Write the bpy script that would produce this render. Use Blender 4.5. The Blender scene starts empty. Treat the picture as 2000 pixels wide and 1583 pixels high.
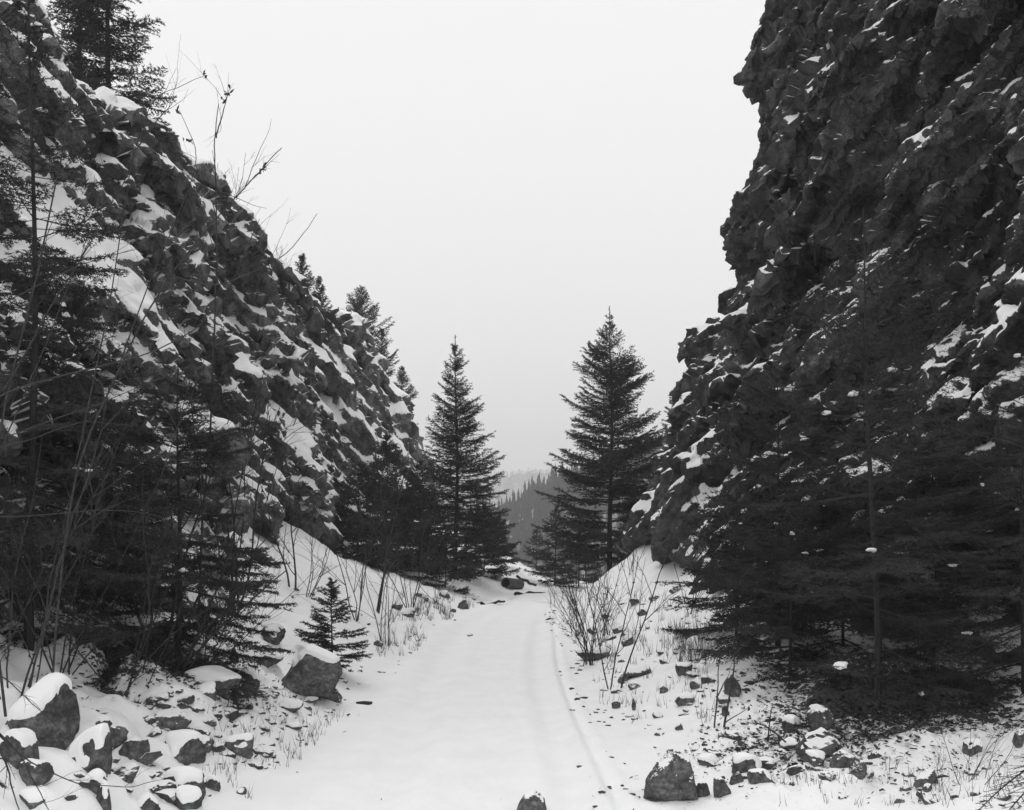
import bpy, math, random
import numpy as np
from mathutils import Vector

# ------------------------------------------------------------------ camera, sky, sun, exposure
scn = bpy.context.scene
F = 1900.0            # focal length in pixels of a 2000 px wide frame
HZ = 1060.0           # picture row of the horizon
EYE = 1.7
cam_d = bpy.data.cameras.new('camera'); cam = bpy.data.objects.new('camera', cam_d)
scn.collection.objects.link(cam); scn.camera = cam
cam.location = (0, 0, EYE); cam.rotation_euler = (math.radians(90), 0, 0)
cam_d.sensor_width = 36; cam_d.lens = 36 * F / 2000
cam_d.shift_y = (HZ - 791.5) / 2000
cam_d.clip_end = 12000; cam_d.clip_start = 0.05

SUN_EL, SUN_AZ = math.radians(58), math.radians(-20)     # azimuth from +Y towards +X
world = bpy.data.worlds.new('World'); scn.world = world; world.use_nodes = True
nt = world.node_tree; nt.nodes.clear()
out = nt.nodes.new('ShaderNodeOutputWorld'); bg = nt.nodes.new('ShaderNodeBackground')
sky = nt.nodes.new('ShaderNodeTexSky'); sky.sky_type = 'NISHITA'; sky.sun_disc = False
sky.sun_elevation = SUN_EL; sky.sun_rotation = SUN_AZ; sky.dust_density = 4
bw = nt.nodes.new('ShaderNodeRGBToBW'); nt.links.new(sky.outputs[0], bw.inputs[0])
tc = nt.nodes.new('ShaderNodeTexCoord'); sx = nt.nodes.new('ShaderNodeSeparateXYZ')
nt.links.new(tc.outputs['Generated'], sx.inputs[0])
mr = nt.nodes.new('ShaderNodeMapRange'); nt.links.new(sx.outputs['Z'], mr.inputs['Value'])
mr.inputs['From Min'].default_value = 0; mr.inputs['From Max'].default_value = 1
mr.inputs['To Min'].default_value = 10.2; mr.inputs['To Max'].default_value = 9.3
mx = nt.nodes.new('ShaderNodeMath'); mx.operation = 'MULTIPLY_ADD'; mx.inputs[1].default_value = 0.03
nt.links.new(bw.outputs[0], mx.inputs[0]); nt.links.new(mr.outputs[0], mx.inputs[2])
nt.links.new(mx.outputs[0], bg.inputs['Color']); bg.inputs['Strength'].default_value = 0.1
nt.links.new(bg.outputs[0], out.inputs['Surface'])

sd = bpy.data.lights.new('sun', 'SUN'); sun = bpy.data.objects.new('sun', sd); scn.collection.objects.link(sun)
sd.energy = 1.3; sd.angle = math.radians(40); sd.color = (1, 1, 1)
dv = Vector((math.sin(SUN_AZ) * math.cos(SUN_EL), math.cos(SUN_AZ) * math.cos(SUN_EL), math.sin(SUN_EL)))
sun.rotation_euler = dv.to_track_quat('Z', 'Y').to_euler(); sun.location = (0, 0, 40)
scn.view_settings.view_transform = 'Standard'; scn.view_settings.look = 'None'
scn.view_settings.exposure = 0; scn.view_settings.gamma = 1; scn.view_settings.use_curve_mapping = False
try:
    scn.cycles.volume_bounces = 1
except Exception: pass

# ------------------------------------------------------------------ helpers
rng = np.random.default_rng(7)
COL = scn.collection

def h3(i, j, k, s):
    n = (i.astype(np.int64) * 73856093) ^ (j.astype(np.int64) * 19349663) ^ (k.astype(np.int64) * 83492791) ^ (s * 2654435761)
    n &= 0x7fffffff
    n = ((n >> 13) ^ n) * 1274126177 & 0x7fffffffffff
    n = (n ^ (n >> 15)) * 40503 & 0x7fffffffffff
    return ((n >> 7) & 0xfffff) / 1048575.0

def vnoise(x, y, z, s=0):
    x, y, z = np.broadcast_arrays(np.asarray(x, float), np.asarray(y, float), np.asarray(z, float))
    i, j, k = np.floor(x), np.floor(y), np.floor(z)
    a, b, c = x - i, y - j, z - k
    a, b, c = a*a*(3-2*a), b*b*(3-2*b), c*c*(3-2*c)
    r = 0
    for di in (0, 1):
        for dj in (0, 1):
            for dk in (0, 1):
                w = (a if di else 1-a) * (b if dj else 1-b) * (c if dk else 1-c)
                r = r + w * h3(i+di, j+dj, k+dk, s)
    return r * 2 - 1

def fbm(x, y, z, s=0, o=4, g=0.5):
    r, a, f, t = 0, 1, 1, 0
    for q in range(o):
        r = r + a * vnoise(x*f+q*17.3, y*f-q*9.1, z*f+q*5.7, s+q); t += a; a *= g; f *= 2.03
    return r / t

def cells(x, y, z, s=0):
    """nearest jittered cell: returns a random value and the offset from the cell's centre"""
    i, j, k = np.floor(x), np.floor(y), np.floor(z)
    best = np.full(x.shape, 1e9); rv = np.zeros(x.shape)
    bx = np.zeros(x.shape); by = np.zeros(x.shape); bz = np.zeros(x.shape)
    second = np.full(x.shape, 1e9)
    for di in (-1, 0, 1):
        for dj in (-1, 0, 1):
            for dk in (-1, 0, 1):
                a, b, c = i+di, j+dj, k+dk
                hh = h3(a, b, c, s)
                px = a + .1 + .8*hh; py = b + .1 + .8*h3(a, b, c, s+1); pz = c + .1 + .8*h3(a, b, c, s+2)
                d = (x-px)**2 + (y-py)**2 + (z-pz)**2
                m = d < best
                second = np.where(m, best, np.minimum(second, d))
                best = np.where(m, d, best)
                bx = np.where(m, px, bx); by = np.where(m, py, by); bz = np.where(m, pz, bz)
                rv = np.where(m, (hh*7919.0) % 1.0, rv)
    return rv, x-bx, y-by, z-bz, np.sqrt(second) - np.sqrt(best)

def sstep(a, b, x):
    t = np.clip((x-a)/(b-a), 0, 1); return t*t*(3-2*t)

def mesh_np(name, V, faces, mat, smooth=False, attrs=None):
    """faces: list of integer arrays (n,3) or (n,4)"""
    me = bpy.data.meshes.new(name)
    V = np.asarray(V, np.float32)
    faces = [np.asarray(f, np.int32) for f in faces if len(f)]
    me.vertices.add(len(V)); me.vertices.foreach_set('co', V.ravel())
    nl = sum(f.size for f in faces); npl = sum(len(f) for f in faces)
    me.loops.add(nl); me.polygons.add(npl)
    me.loops.foreach_set('vertex_index', np.concatenate([f.ravel() for f in faces]))
    tot = np.concatenate([np.full(len(f), f.shape[1], np.int32) for f in faces])
    st = np.concatenate([[0], np.cumsum(tot)[:-1]]).astype(np.int32)
    me.polygons.foreach_set('loop_start', st)
    me.polygons.foreach_set('use_smooth', np.full(npl, smooth))
    me.update(calc_edges=True); me.validate()
    if attrs:
        for k, v in attrs.items():
            a = me.attributes.new(k, 'FLOAT', 'POINT'); a.data.foreach_set('value', np.asarray(v, np.float32).ravel())
    me.materials.append(mat)
    return me

def link(name, me, parent=None, loc=None, rot=None, scale=None):
    o = bpy.data.objects.new(name, me); COL.objects.link(o)
    if parent is not None: o.parent = parent
    if loc is not None: o.location = loc
    if rot is not None: o.rotation_euler = rot
    if scale is not None: o.scale = scale
    return o

def tag(o, label=None, cat=None, group=None, kind=None):
    if label: o['label'] = label
    if cat: o['category'] = cat
    if group: o['group'] = group
    if kind: o['kind'] = kind
    return o

class MB:
    def __init__(s): s.V = []; s.T = []; s.Q = []; s.n = 0
    def add(s, V, T=None, Q=None):
        V = np.asarray(V, float)
        if T is not None and len(T): s.T.append(np.asarray(T) + s.n)
        if Q is not None and len(Q): s.Q.append(np.asarray(Q) + s.n)
        s.V.append(V); s.n += len(V)
    def tube(s, pts, rad, sides=4):
        P = np.asarray(pts, float); n = len(P)
        if n < 2: return
        r = np.broadcast_to(np.asarray(rad, float), (n,))
        d = np.gradient(P, axis=0); d /= np.linalg.norm(d, axis=1)[:, None] + 1e-9
        up = np.array([0.13, 0.21, 1.0]) if abs(d[:, 2]).mean() < .8 else np.array([1.0, .1, .05])
        a = np.cross(d, up); a /= np.linalg.norm(a, axis=1)[:, None] + 1e-9
        b = np.cross(d, a)
        th = np.arange(sides) * 2*math.pi/sides
        ring = P[:, None] + r[:, None, None]*(a[:, None]*np.cos(th)[None, :, None] + b[:, None]*np.sin(th)[None, :, None])
        i = np.arange(n-1)[:, None]*sides; j = np.arange(sides)[None]; j2 = (j+1) % sides
        Q = np.stack([i+j, i+j2, i+sides+j2, i+sides+j], -1).reshape(-1, 4)
        s.add(ring.reshape(-1, 3), Q=Q)
    def mesh(s, name, mat, smooth=False):
        fs = []
        if s.T: fs.append(np.concatenate(s.T))
        if s.Q: fs.append(np.concatenate(s.Q))
        return mesh_np(name, np.concatenate(s.V), fs, mat, smooth)

def at(px, py, Y):
    return np.array([(px-1000)/F*Y, Y, EYE - (py-HZ)/F*Y])

# ------------------------------------------------------------------ materials (the photograph is black and white: everything is grey)
def newmat(name):
    m = bpy.data.materials.new(name); m.use_nodes = True
    t = m.node_tree; b = t.nodes['Principled BSDF']; b.inputs['Roughness'].default_value = .9
    b.inputs['Specular IOR Level'].default_value = .2
    return m, t, b
def N(t, typ, **kw):
    n = t.nodes.new(typ)
    for k, v in kw.items():
        if k in n.inputs: n.inputs[k].default_value = v
        else: setattr(n, k, v)
    return n
def g(v): return (v, v, v, 1)
def ramp(t, src, stops):
    r = t.nodes.new('ShaderNodeValToRGB'); t.links.new(src, r.inputs[0])
    while len(r.color_ramp.elements) < len(stops): r.color_ramp.elements.new(.5)
    for e, (p, v) in zip(r.color_ramp.elements, stops): e.position = p; e.color = g(v)
    return r
def simple(name, v, rough=.9, var=0.3, scale=20):
    m, t, b = newmat(name)
    n = N(t, 'ShaderNodeTexNoise', Scale=scale, Detail=4.0)
    c = N(t, 'ShaderNodeTexCoord'); t.links.new(c.outputs['Object'], n.inputs['Vector'])
    r = ramp(t, n.outputs[0], [(.3, v*(1-var)), (.7, v*(1+var))]); t.links.new(r.outputs[0], b.inputs['Base Color'])
    b.inputs['Roughness'].default_value = rough
    return m

def rock_mat(name, mode, lo=.045, hi=.22, thr=.62, dip=.2, bed=0, fleck=.6, tex=2.2):
    """mode 'attr': snow cover from the mesh attribute; 'normal': snow on faces that point up; None: bare"""
    m, t, b = newmat(name)
    geo = N(t, 'ShaderNodeNewGeometry')
    mp = N(t, 'ShaderNodeMapping'); mp.inputs['Scale'].default_value = (1.3, 1.0, 1.8); mp.inputs['Rotation'].default_value = (0, 0, 0)
    mp0 = N(t, 'ShaderNodeMapping'); mp0.inputs['Rotation'].default_value = (dip, math.radians(bed), 0)
    pos = N(t, 'ShaderNodeTexCoord').outputs['Object']
    t.links.new(pos, mp0.inputs[0]); t.links.new(mp0.outputs[0], mp.inputs[0])
    n1 = N(t, 'ShaderNodeTexNoise', Scale=tex, Detail=8.0, Roughness=.65, Distortion=.6); t.links.new(mp.outputs[0], n1.inputs['Vector'])
    n2 = N(t, 'ShaderNodeTexNoise', Scale=.45, Detail=3.0); t.links.new(pos, n2.inputs['Vector'])
    n3 = N(t, 'ShaderNodeTexNoise', Scale=38.0, Detail=5.0, Roughness=.7); t.links.new(pos, n3.inputs['Vector'])
    r1 = ramp(t, n1.outputs[0], [(.30, lo), (.5, (lo*2+hi)/3), (.72, hi)])
    r2 = ramp(t, n2.outputs[0], [(.35, .55), (.65, 1.35)])
    r3 = ramp(t, n3.outputs[0], [(.3, .5), (.5, .95), (.7, 1.6)])
    def mul(a, c):
        q = N(t, 'ShaderNodeMix', data_type='RGBA', blend_type='MULTIPLY'); q.inputs[0].default_value = 1
        t.links.new(a, q.inputs[6]); t.links.new(c, q.inputs[7]); return q.outputs[2]
    rc = mul(mul(r1.outputs[0], r2.outputs[0]), r3.outputs[0])
    bump = N(t, 'ShaderNodeBump', Strength=.8, Distance=.03)
    ad = N(t, 'ShaderNodeMath', operation='ADD'); t.links.new(n1.outputs[0], ad.inputs[0]); t.links.new(n3.outputs[0], ad.inputs[1])
    t.links.new(ad.outputs[0], bump.inputs['Height'])
    if mode is None:
        t.links.new(rc, b.inputs['Base Color']); t.links.new(bump.outputs[0], b.inputs['Normal']); return m
    if mode == 'attr':
        src = N(t, 'ShaderNodeAttribute', attribute_name='snow').outputs['Fac']
        # flecks of snow caught on every small facet that faces up
        s = N(t, 'ShaderNodeSeparateXYZ'); t.links.new(geo.outputs['Normal'], s.inputs[0])
        nf = N(t, 'ShaderNodeTexNoise', Scale=.9, Detail=4.0, Roughness=.65); t.links.new(geo.outputs['Position'], nf.inputs['Vector'])
        a1 = N(t, 'ShaderNodeMath', operation='MULTIPLY_ADD'); t.links.new(nf.outputs[0], a1.inputs[0]); a1.inputs[1].default_value = 1.3; t.links.new(s.outputs[2], a1.inputs[2])
        fl = N(t, 'ShaderNodeMapRange'); t.links.new(a1.outputs[0], fl.inputs[0]); fl.inputs[1].default_value = fleck+.65-.12; fl.inputs[2].default_value = fleck+.65+.12; fl.inputs[4].default_value = .72
        mxx = N(t, 'ShaderNodeMath', operation='MAXIMUM'); t.links.new(src, mxx.inputs[0]); t.links.new(fl.outputs[0], mxx.inputs[1]); src = mxx.outputs[0]
    else:
        s = N(t, 'ShaderNodeSeparateXYZ'); t.links.new(geo.outputs['Normal'], s.inputs[0]); src = s.outputs[2]
    n4 = N(t, 'ShaderNodeTexNoise', Scale=9.0, Detail=6.0, Roughness=.7); t.links.new(geo.outputs['Position'], n4.inputs['Vector'])
    ma = N(t, 'ShaderNodeMath', operation='MULTIPLY_ADD'); t.links.new(n4.outputs[0], ma.inputs[0]); ma.inputs[1].default_value = .7; t.links.new(src, ma.inputs[2])
    mr = N(t, 'ShaderNodeMapRange'); t.links.new(ma.outputs[0], mr.inputs[0])
    mr.inputs[1].default_value = thr+.35-.05; mr.inputs[2].default_value = thr+.35+.05
    mix = N(t, 'ShaderNodeMix', data_type='RGBA'); t.links.new(mr.outputs[0], mix.inputs[0]); t.links.new(rc, mix.inputs[6]); mix.inputs[7].default_value = g(.84)
    t.links.new(mix.outputs[2], b.inputs['Base Color'])
    bs = N(t, 'ShaderNodeMapRange'); t.links.new(mr.outputs[0], bs.inputs[0]); bs.inputs[3].default_value = .6; bs.inputs[4].default_value = .05
    t.links.new(bs.outputs[0], bump.inputs['Strength']); t.links.new(bump.outputs[0], b.inputs['Normal'])
    return m

M_cl = rock_mat('rock_left', 'attr', .035, .25, .5, .26, -48, .56)
M_cr = rock_mat('rock_right', 'attr', .022, .13, .5, .26, 48, .74)
M_rock = rock_mat('stone', 'normal', .035, .24, .62, tex=7.0)
M_rockb = rock_mat('stone_bare', 'normal', .035, .22, .86, tex=7.0)
M_rocku = rock_mat('stone_dark_bare', None, .04, .12)

def snow_ground():
    m, t, b = newmat('ground_snow')
    geo = N(t, 'ShaderNodeNewGeometry')
    bare = N(t, 'ShaderNodeAttribute', attribute_name='bare').outputs['Fac']
    n = N(t, 'ShaderNodeTexNoise', Scale=14.0, Detail=8.0, Roughness=.75); t.links.new(geo.outputs['Position'], n.inputs['Vector'])
    ma = N(t, 'ShaderNodeMath', operation='MULTIPLY_ADD'); t.links.new(n.outputs[0], ma.inputs[0]); ma.inputs[1].default_value = 1.0; t.links.new(bare, ma.inputs[2])
    mr = N(t, 'ShaderNodeMapRange'); t.links.new(ma.outputs[0], mr.inputs[0]); mr.inputs[1].default_value = .98; mr.inputs[2].default_value = 1.06
    n2 = N(t, 'ShaderNodeTexNoise', Scale=60.0, Detail=4.0); t.links.new(geo.outputs['Position'], n2.inputs['Vector'])
    r2 = ramp(t, n2.outputs[0], [(.35, .02), (.65, .10)])
    n5 = N(t, 'ShaderNodeTexNoise', Scale=2.5, Detail=5.0, Roughness=.6); t.links.new(geo.outputs['Position'], n5.inputs['Vector'])
    r5 = ramp(t, n5.outputs[0], [(.3, .86), (.7, .92)])
    mix = N(t, 'ShaderNodeMix', data_type='RGBA'); t.links.new(mr.outputs[0], mix.inputs[0]); t.links.new(r5.outputs[0], mix.inputs[6]); t.links.new(r2.outputs[0], mix.inputs[7])
    t.links.new(mix.outputs[2], b.inputs['Base Color'])
    n3 = N(t, 'ShaderNodeTexNoise', Scale=30.0, Detail=6.0, Roughness=.7); t.links.new(geo.outputs['Position'], n3.inputs['Vector'])
    bump = N(t, 'ShaderNodeBump', Strength=.5, Distance=.02); t.links.new(n3.outputs[0], bump.inputs['Height']); t.links.new(bump.outputs[0], b.inputs['Normal'])
    return m
M_snow = snow_ground()
M_cap = simple('snow_cap', .9, .8, .02, 6)
M_needle = simple('needles', .034, .8, .45, 3)
M_needle_mid = simple('needles_mid', .04, .8, .4, 2)
M_bark = simple('bark', .03, .9, .4, 30)
M_twig = simple('twig', .042, .85, .4, 25)
M_leaf = simple('dry_leaf', .05, .9, .4, 40)
M_grass = simple('dry_grass', .13, .9, .4, 30)
M_pipe = simple('pipe_metal', .11, .6, .35, 12)
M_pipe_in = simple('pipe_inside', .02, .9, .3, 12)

# ------------------------------------------------------------------ ground
YL = [-10, 3, 8, 12, 17, 20, 22.5, 24, 28, 34, 45]
SL = [.35, .35, .38, .45, .52, .58, .60, .45, .30, .38, .5]
YR = [-10, 3, 7, 10, 15, 20, 24, 26.3, 28, 30, 34, 45]
SR = [.12, .12, .13, .22, .37, .45, .56, .78, .7, .35, .2, .1]
def edges(Y):
    l = np.interp(Y, [0, 6, 23, 27, 32, 45, 60], [-1.9, -1.8, -1.45, -.85, -.25, 2.5, 8])
    r = np.interp(Y, [0, 6, 23, 27, 32, 45, 60], [1.0, 1.0, 1.15, 1.3, 1.6, 4.6, 10])
    return l, r
def pillow(x, Y):
    """snow lying over rubble: rounded cushions of uneven height, and the gaps between them"""
    shp = np.broadcast(x, Y).shape
    x = np.broadcast_to(x, shp).astype(float); Y = np.broadcast_to(Y, shp).astype(float)
    wx = .3*vnoise(x*1.7, Y*1.7, 0*x, 90); wy = .3*vnoise(x*1.7, Y*1.7, 0*x+4, 91)
    out = 0; e = 1
    for sc, w, sd in ((1.55, 1.0, 300), (3.4, .42, 310)):
        u, v = (x+wx)*sc, (Y+wy)*sc*.85
        i, j = np.floor(u), np.floor(v); b1 = np.full(shp, 9.); b2 = np.full(shp, 9.); rv = np.zeros(shp)
        for a in (-1, 0, 1):
            for b in (-1, 0, 1):
                hh = h3(i+a, j+b, i*0, sd); h2 = h3(i+a, j+b, i*0, sd+1)
                d = (u-(i+a+.1+.8*hh))**2 + (v-(j+b+.1+.8*h2))**2
                m = d < b1; b2 = np.where(m, b1, np.minimum(b2, d)); rv = np.where(m, (hh*917.3) % 1, rv); b1 = np.where(m, d, b1)
        ed = np.sqrt(b2)-np.sqrt(b1)
        out = out + w*rv*np.sqrt(np.clip(ed*1.8, 0, 1))
        if sd == 300: e = ed; r0 = rv
    return out, e, r0
def ground_z(x, Y, fine=True):
    x = np.asarray(x, float); Y = np.asarray(Y, float)
    l, r = edges(Y)
    dl = np.maximum(l - x, 0); dr = np.maximum(x - r, 0)
    z = np.interp(Y, YL, SL)*(np.sqrt(dl*dl+.09)-.3)*np.where(dl > 0, 1, 0) + np.interp(Y, YR, SR)*(np.sqrt(dr*dr+.09)-.3)*np.where(dr > 0, 1, 0)
    z = np.minimum(z, 2.6)
    off = np.clip((dl+dr)/.9, 0, 1)
    pl, pe, _ = pillow(x, Y)
    near = .35 + .65*sstep(16, 9, Y)
    z = z + np.clip(dl/.7, 0, 1)*pl*.24*near + np.clip(dr/.8-.2, 0, 1)*pl*.12*near
    z = z + off*(.10*fbm(x*.9, Y*.9, 0*x, 3, 3)+.085*np.maximum(fbm(x*2.6, Y*2.6, 0*x+3, 9, 2), -.2) + .035*np.abs(fbm(x*7, Y*7, 0*x, 5, 2)))
    z = z + (1-off)*(.010*np.abs(fbm(x*5+Y*.3, Y*1.3, 0*x, 71, 4)) + .006*fbm(x*22, Y*9, 0*x, 72, 2)) + .012*fbm(x*.8, Y*.5, 0*x, 21, 3) + .006*fbm(x*8, Y*3, 0*x, 29, 3)
    if fine:
        for xr, w, dd in ((-1.05, .2, .05), (.32, .12, .035), (.62, .05, .03)):
            xc = xr + .08*np.sin(Y*.35+xr) + np.interp(Y, [0, 20, 32, 45], [0, 0.15, 1.2, 4])
            z = z - dd*np.exp(-((x-xc)/w)**2) + dd*.45*np.exp(-((x-xc-w*1.7)/(w*.7))**2) + dd*.4*np.exp(-((x-xc+w*1.7)/(w*.7))**2)
        xc = .74 + .012*(Y-6) + .05*np.sin(Y*1.3)
        pr = np.exp(-((x-xc)/.10)**2)*np.maximum(np.sin(Y*9.5), 0)**1.5*np.clip(.5+vnoise(x*0, Y*1.1, 0*x, 4), 0, 1)
        z = z - .035*pr
    z = z - .30*np.maximum(Y-42, 0)*sstep(41, 52, Y)
    return z
def hit(px, py):
    """point of the ground that the photograph shows at this place"""
    Y = HY; x = (px-1000)/F*Y; z = EYE-(py-HZ)/F*Y
    k = np.nonzero(z <= ground_z(x, Y, False))[0]; k = max(k[0], 1) if len(k) else len(Y)-1
    Y = np.linspace(HY[k-1], HY[k], 24); x = (px-1000)/F*Y; z = EYE-(py-HZ)/F*Y
    gz = ground_z(x, Y, False); q = np.nonzero(z <= gz)[0]; q = q[0] if len(q) else -1
    return np.array([x[q], Y[q], gz[q]])
HY = np.exp(np.linspace(math.log(2.5), math.log(60), 110))

def grid_faces(nu, nv):
    i = np.arange(nu-1)[:, None]*nv; j = np.arange(nv-1)[None]
    return np.stack([i+j, i+nv+j, i+nv+j+1, i+j+1], -1).reshape(-1, 4)

Yr = np.concatenate([np.linspace(-10, 3, 30)[:-1], np.exp(np.linspace(math.log(3), math.log(75), 390))])
xs = np.linspace(-1, 1, 340); xs = np.sign(xs)*(np.abs(xs)*5.2 + np.abs(xs)**5*20)
GX, GY = np.meshgrid(xs, Yr); GZ = ground_z(GX, GY)
l_, r_ = edges(GY)
bare = .55*np.exp(-(((GX+3.3)/.95)**2 + ((GY-9.0)/1.3)**2)**2) + .3*np.exp(-((GX+2.9)/.5)**2-((GY-7.2)/.7)**2) \
     + .60*np.exp(-(((GX-3.3)/1.1)**2 + ((GY-8.0)/.85)**2)**2)+.25*np.exp(-(((GX-2.2)/.6)**2+((GY-7.2)/.35)**2))
bare += .5*np.exp(-(((GX-3.3)/1.3)**2 + ((GY-9.6)/1.5)**2)**2)
bare += .16*sstep(.0, .5, np.maximum(l_-GX, 0))*(fbm(GX*1.3, GY*1.3, GX*0, 8, 3)+.2) + .16*sstep(.0, .5, np.maximum(GX-r_, 0))*(fbm(GX*1.3, GY*1.3, GX*0+5, 8, 3)+.2)
pl_, pe_, pr_ = pillow(GX, GY)
crev = np.clip(1-pe_/.16, 0, 1)*np.clip(fbm(GX*.8, GY*.8, GX*0, 55, 2)+.35, 0, 1)*sstep(.2, .6, pr_)
bare += crev*.75*(sstep(.3, .8, np.maximum(l_-GX, 0))*sstep(17, 10, GY) + .7*sstep(.5, 1., np.maximum(GX-r_, 0))*sstep(28, 12, GY))
bare += .5*np.exp(-((GY-34)/5)**2)*np.clip(fbm(GX*1.5, GY*.8, GX*0, 33, 3)+.1, 0, 1)*(np.maximum(l_-GX, 0) + np.maximum(GX-r_, 0) > .1)
me = mesh_np('ground', np.stack([GX, GY, GZ], -1).reshape(-1, 3), [grid_faces(*GX.shape)[:, ::-1]], M_snow, True, {'bare': bare})
ground = tag(link('ground', me), kind='structure')

# ------------------------------------------------------------------ cliffs
def cliff(name, side, keys, mat, dip, nu, nv, seed, amp, snow_thr, snow_off, y1=64, smooth_at=None, vox=.0039):
    KY = np.array([k[0] for k in keys], float)
    kk = []
    for k in keys:
        q = list(k[1])
        if len(q) == 6:                                     # a point half way up the upper wall where the table gives none
            a_, b_ = q[3], q[4]; q.insert(4, ((a_[0]*.5+b_[0]*.5), (a_[1]*.5+b_[1]*.5)))
        kk.append(q)
    pts = np.array(kk, float)                               # (n, m, 2) outward distance and height
    m = pts.shape[1]
    Y = np.exp(np.linspace(math.log(6.9), math.log(y1), nu))
    Pk = np.empty((nu, m, 2))
    for a in range(m):
        for c in range(2): Pk[:, a, c] = np.interp(Y, KY, pts[:, a, c])
    segw = np.array([1.0, 2.4, 3.0, 2.4, 1.8, 1.1])[:m-1]
    tk = np.concatenate([[0], np.cumsum(segw)]); tk /= tk[-1]
    t = np.linspace(0, 1, nv)
    X = np.empty((nu, nv)); Z = np.empty((nu, nv))
    for i in range(nu):
        X[i] = np.interp(t, tk, Pk[i, :, 0]); Z[i] = np.interp(t, tk, Pk[i, :, 1])
    k = 9
    def blur(A, k, ax):
        pad = [(0, 0), (0, 0)]; pad[ax] = (k, k)
        B = np.pad(A, pad, mode='edge'); c = np.cumsum(B, axis=ax)
        n = A.shape[ax]
        c = np.concatenate([np.zeros_like(np.take(c, [0], ax)), c], ax)
        hi = np.take(c, np.arange(2*k+1, n+2*k+1), ax); lo = np.take(c, np.arange(0, n), ax)
        return (hi-lo)/(2*k+1)
    X = blur(blur(X, 8, 1), 4, 0); Z = blur(blur(Z, 8, 1), 4, 0)
    YY = np.repeat(Y[:, None], nv, 1)
    P = np.stack([X*side, YY, Z], -1)
    def normals(P):
        du = np.gradient(P, axis=0); dv = np.gradient(P, axis=1)
        n = np.cross(du, dv)*(-side); n /= np.linalg.norm(n, axis=-1)[..., None] + 1e-12
        return n
    Nn = normals(P)
    x, y, z = P[..., 0], P[..., 1], P[..., 2]
    D = np.zeros_like(x)
    def octave(P, sy, sz, sx_, a, tl, kz, bd, dp, wp, sd_):
        x, y, z = P[..., 0], P[..., 1], P[..., 2]; xr = -side*x            # xr: towards the track
        wx = wp*fbm(x/sy*1.3, y/sy*1.3, z/sy*1.3, seed+50+sd_, 3); wz = wp*1.1*fbm(x/sz*.8, y/sz*.6, z/sz*.8, seed+60+sd_, 3)
        ca, sa = math.cos(dp), math.sin(dp); cb, sb = math.cos(math.radians(bd)), math.sin(math.radians(bd))
        y1_ = y*ca - z*sa; z1_ = z*ca + y*sa
        q1 = y1_ + wx*sy*.5; q3 = z1_*cb + xr*sb + wz*sz*.55; q2 = xr*cb - z1_*sb + wx*sx_*.4
        rv, ox, oy, oz, ed = cells(q2/sx_, q1/sy, q3/sz, seed*10+sd_*3)
        t1 = (rv*131.7) % 1 - .5; t2 = (rv*57.3) % 1; t3 = (rv*17.9) % 1 - .5
        up = (oz*sz*cb - ox*sx_*sb)                                    # height above the middle of the block
        return (a*((rv-.5)*1.25 + tl*2*(t1*oy + .6*t3*ox)) - kz*(.2+1.2*t2)*up), ed
    for spec in ((3.2, 2.2, 2.5, .78, .35, .18, 35, dip, .7, 1), (1.7, 1.15, 1.6, .46, .5, .34, 25, dip*1.5, .7, 2)):
        d_, ed = octave(P, *spec); D += amp*d_
    D += amp*.5*fbm(x*.25, y*.25, z*.3, seed+9, 2)
    D = blur(blur(D, 1, 0), 1, 1)
    if smooth_at is not None: D = D*smooth_at(y, z)
    foot = (.45+.55*sstep(.8, 3.0, z + .6*sstep(20, 30, y)))
    D = D*foot - .12*sstep(2.4, .8, z)
    top = sstep(.90, .985, t)[None]; D = D*(1-.65*top)
    # the big blocks stand out partly along the bedding, which falls towards the track
    dirn = Nn*.75 + np.array([-side*.36, 0, -.34])
    P = P + dirn*D[..., None]
    rubble = sstep(-.35, .45, fbm(x*.3, y*.3, z*.4, seed+31, 2))       # broken ground against smoother slabs
    SP = ((1.3, .52, 1.3, .38, .8, .36, 46, dip*.7, .8, 3), (.75, .26, .7, .22, 1.0, .42, 50, dip*1.2, .6, 4), (.28, .13, .26, .09, 1.1, .34, 42, dip*2, .5, 5))
    n2 = normals(P); n2 = np.stack([blur(blur(n2[..., c], 2, 0), 2, 1) for c in range(3)], -1)
    n2 = n2*.75 + np.array([-side*.20, 0, -.2])
    d_, ed = octave(P, *SP[0]); d_ = amp*(d_ - SP[0][3]*.22*np.clip(1-ed/.08, 0, 1))*(.5+.75*rubble)
    if smooth_at is not None: d_ = d_*smooth_at(y, z)
    P = P + n2*(d_*foot*(1-.65*top))[..., None]
    P[..., 2] += .35*top*fbm(x*.6, y*.6, z*0, seed+19, 3)
    nn = normals(P)
    # one even skin over the blocks: the solid is remeshed (finer where it is nearer), so that every face can be broken up alike
    # (closed behind and below, out of reach of the deepest recess)
    bk = P[:, -1:].copy(); bk[..., 0] = side*13.2; lo_ = bk.copy(); lo_[..., 2] = P[:, :1, 2].min()*0 + np.minimum(P[:, :1, 2], -.6) - 2.0
    G0 = P; P = np.concatenate([P, bk, lo_], 1); nv += 2
    G = P; W = np.stack([G[..., 0]/G[..., 1], np.log(G[..., 1]), G[..., 2]/G[..., 1]], -1).reshape(-1, 3)
    fr = grid_faces(nu, nv)
    ia = np.arange(nu)*nv; ib = ia + nv-1
    quads = np.concatenate([fr, np.stack([ia[:-1], ib[:-1], ib[1:], ia[1:]], -1)[:, ::-1]])
    tmp = bpy.data.meshes.new('tmp')
    caps = [list(range(nv))[::-1], list(range((nu-1)*nv, nu*nv))]
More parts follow.
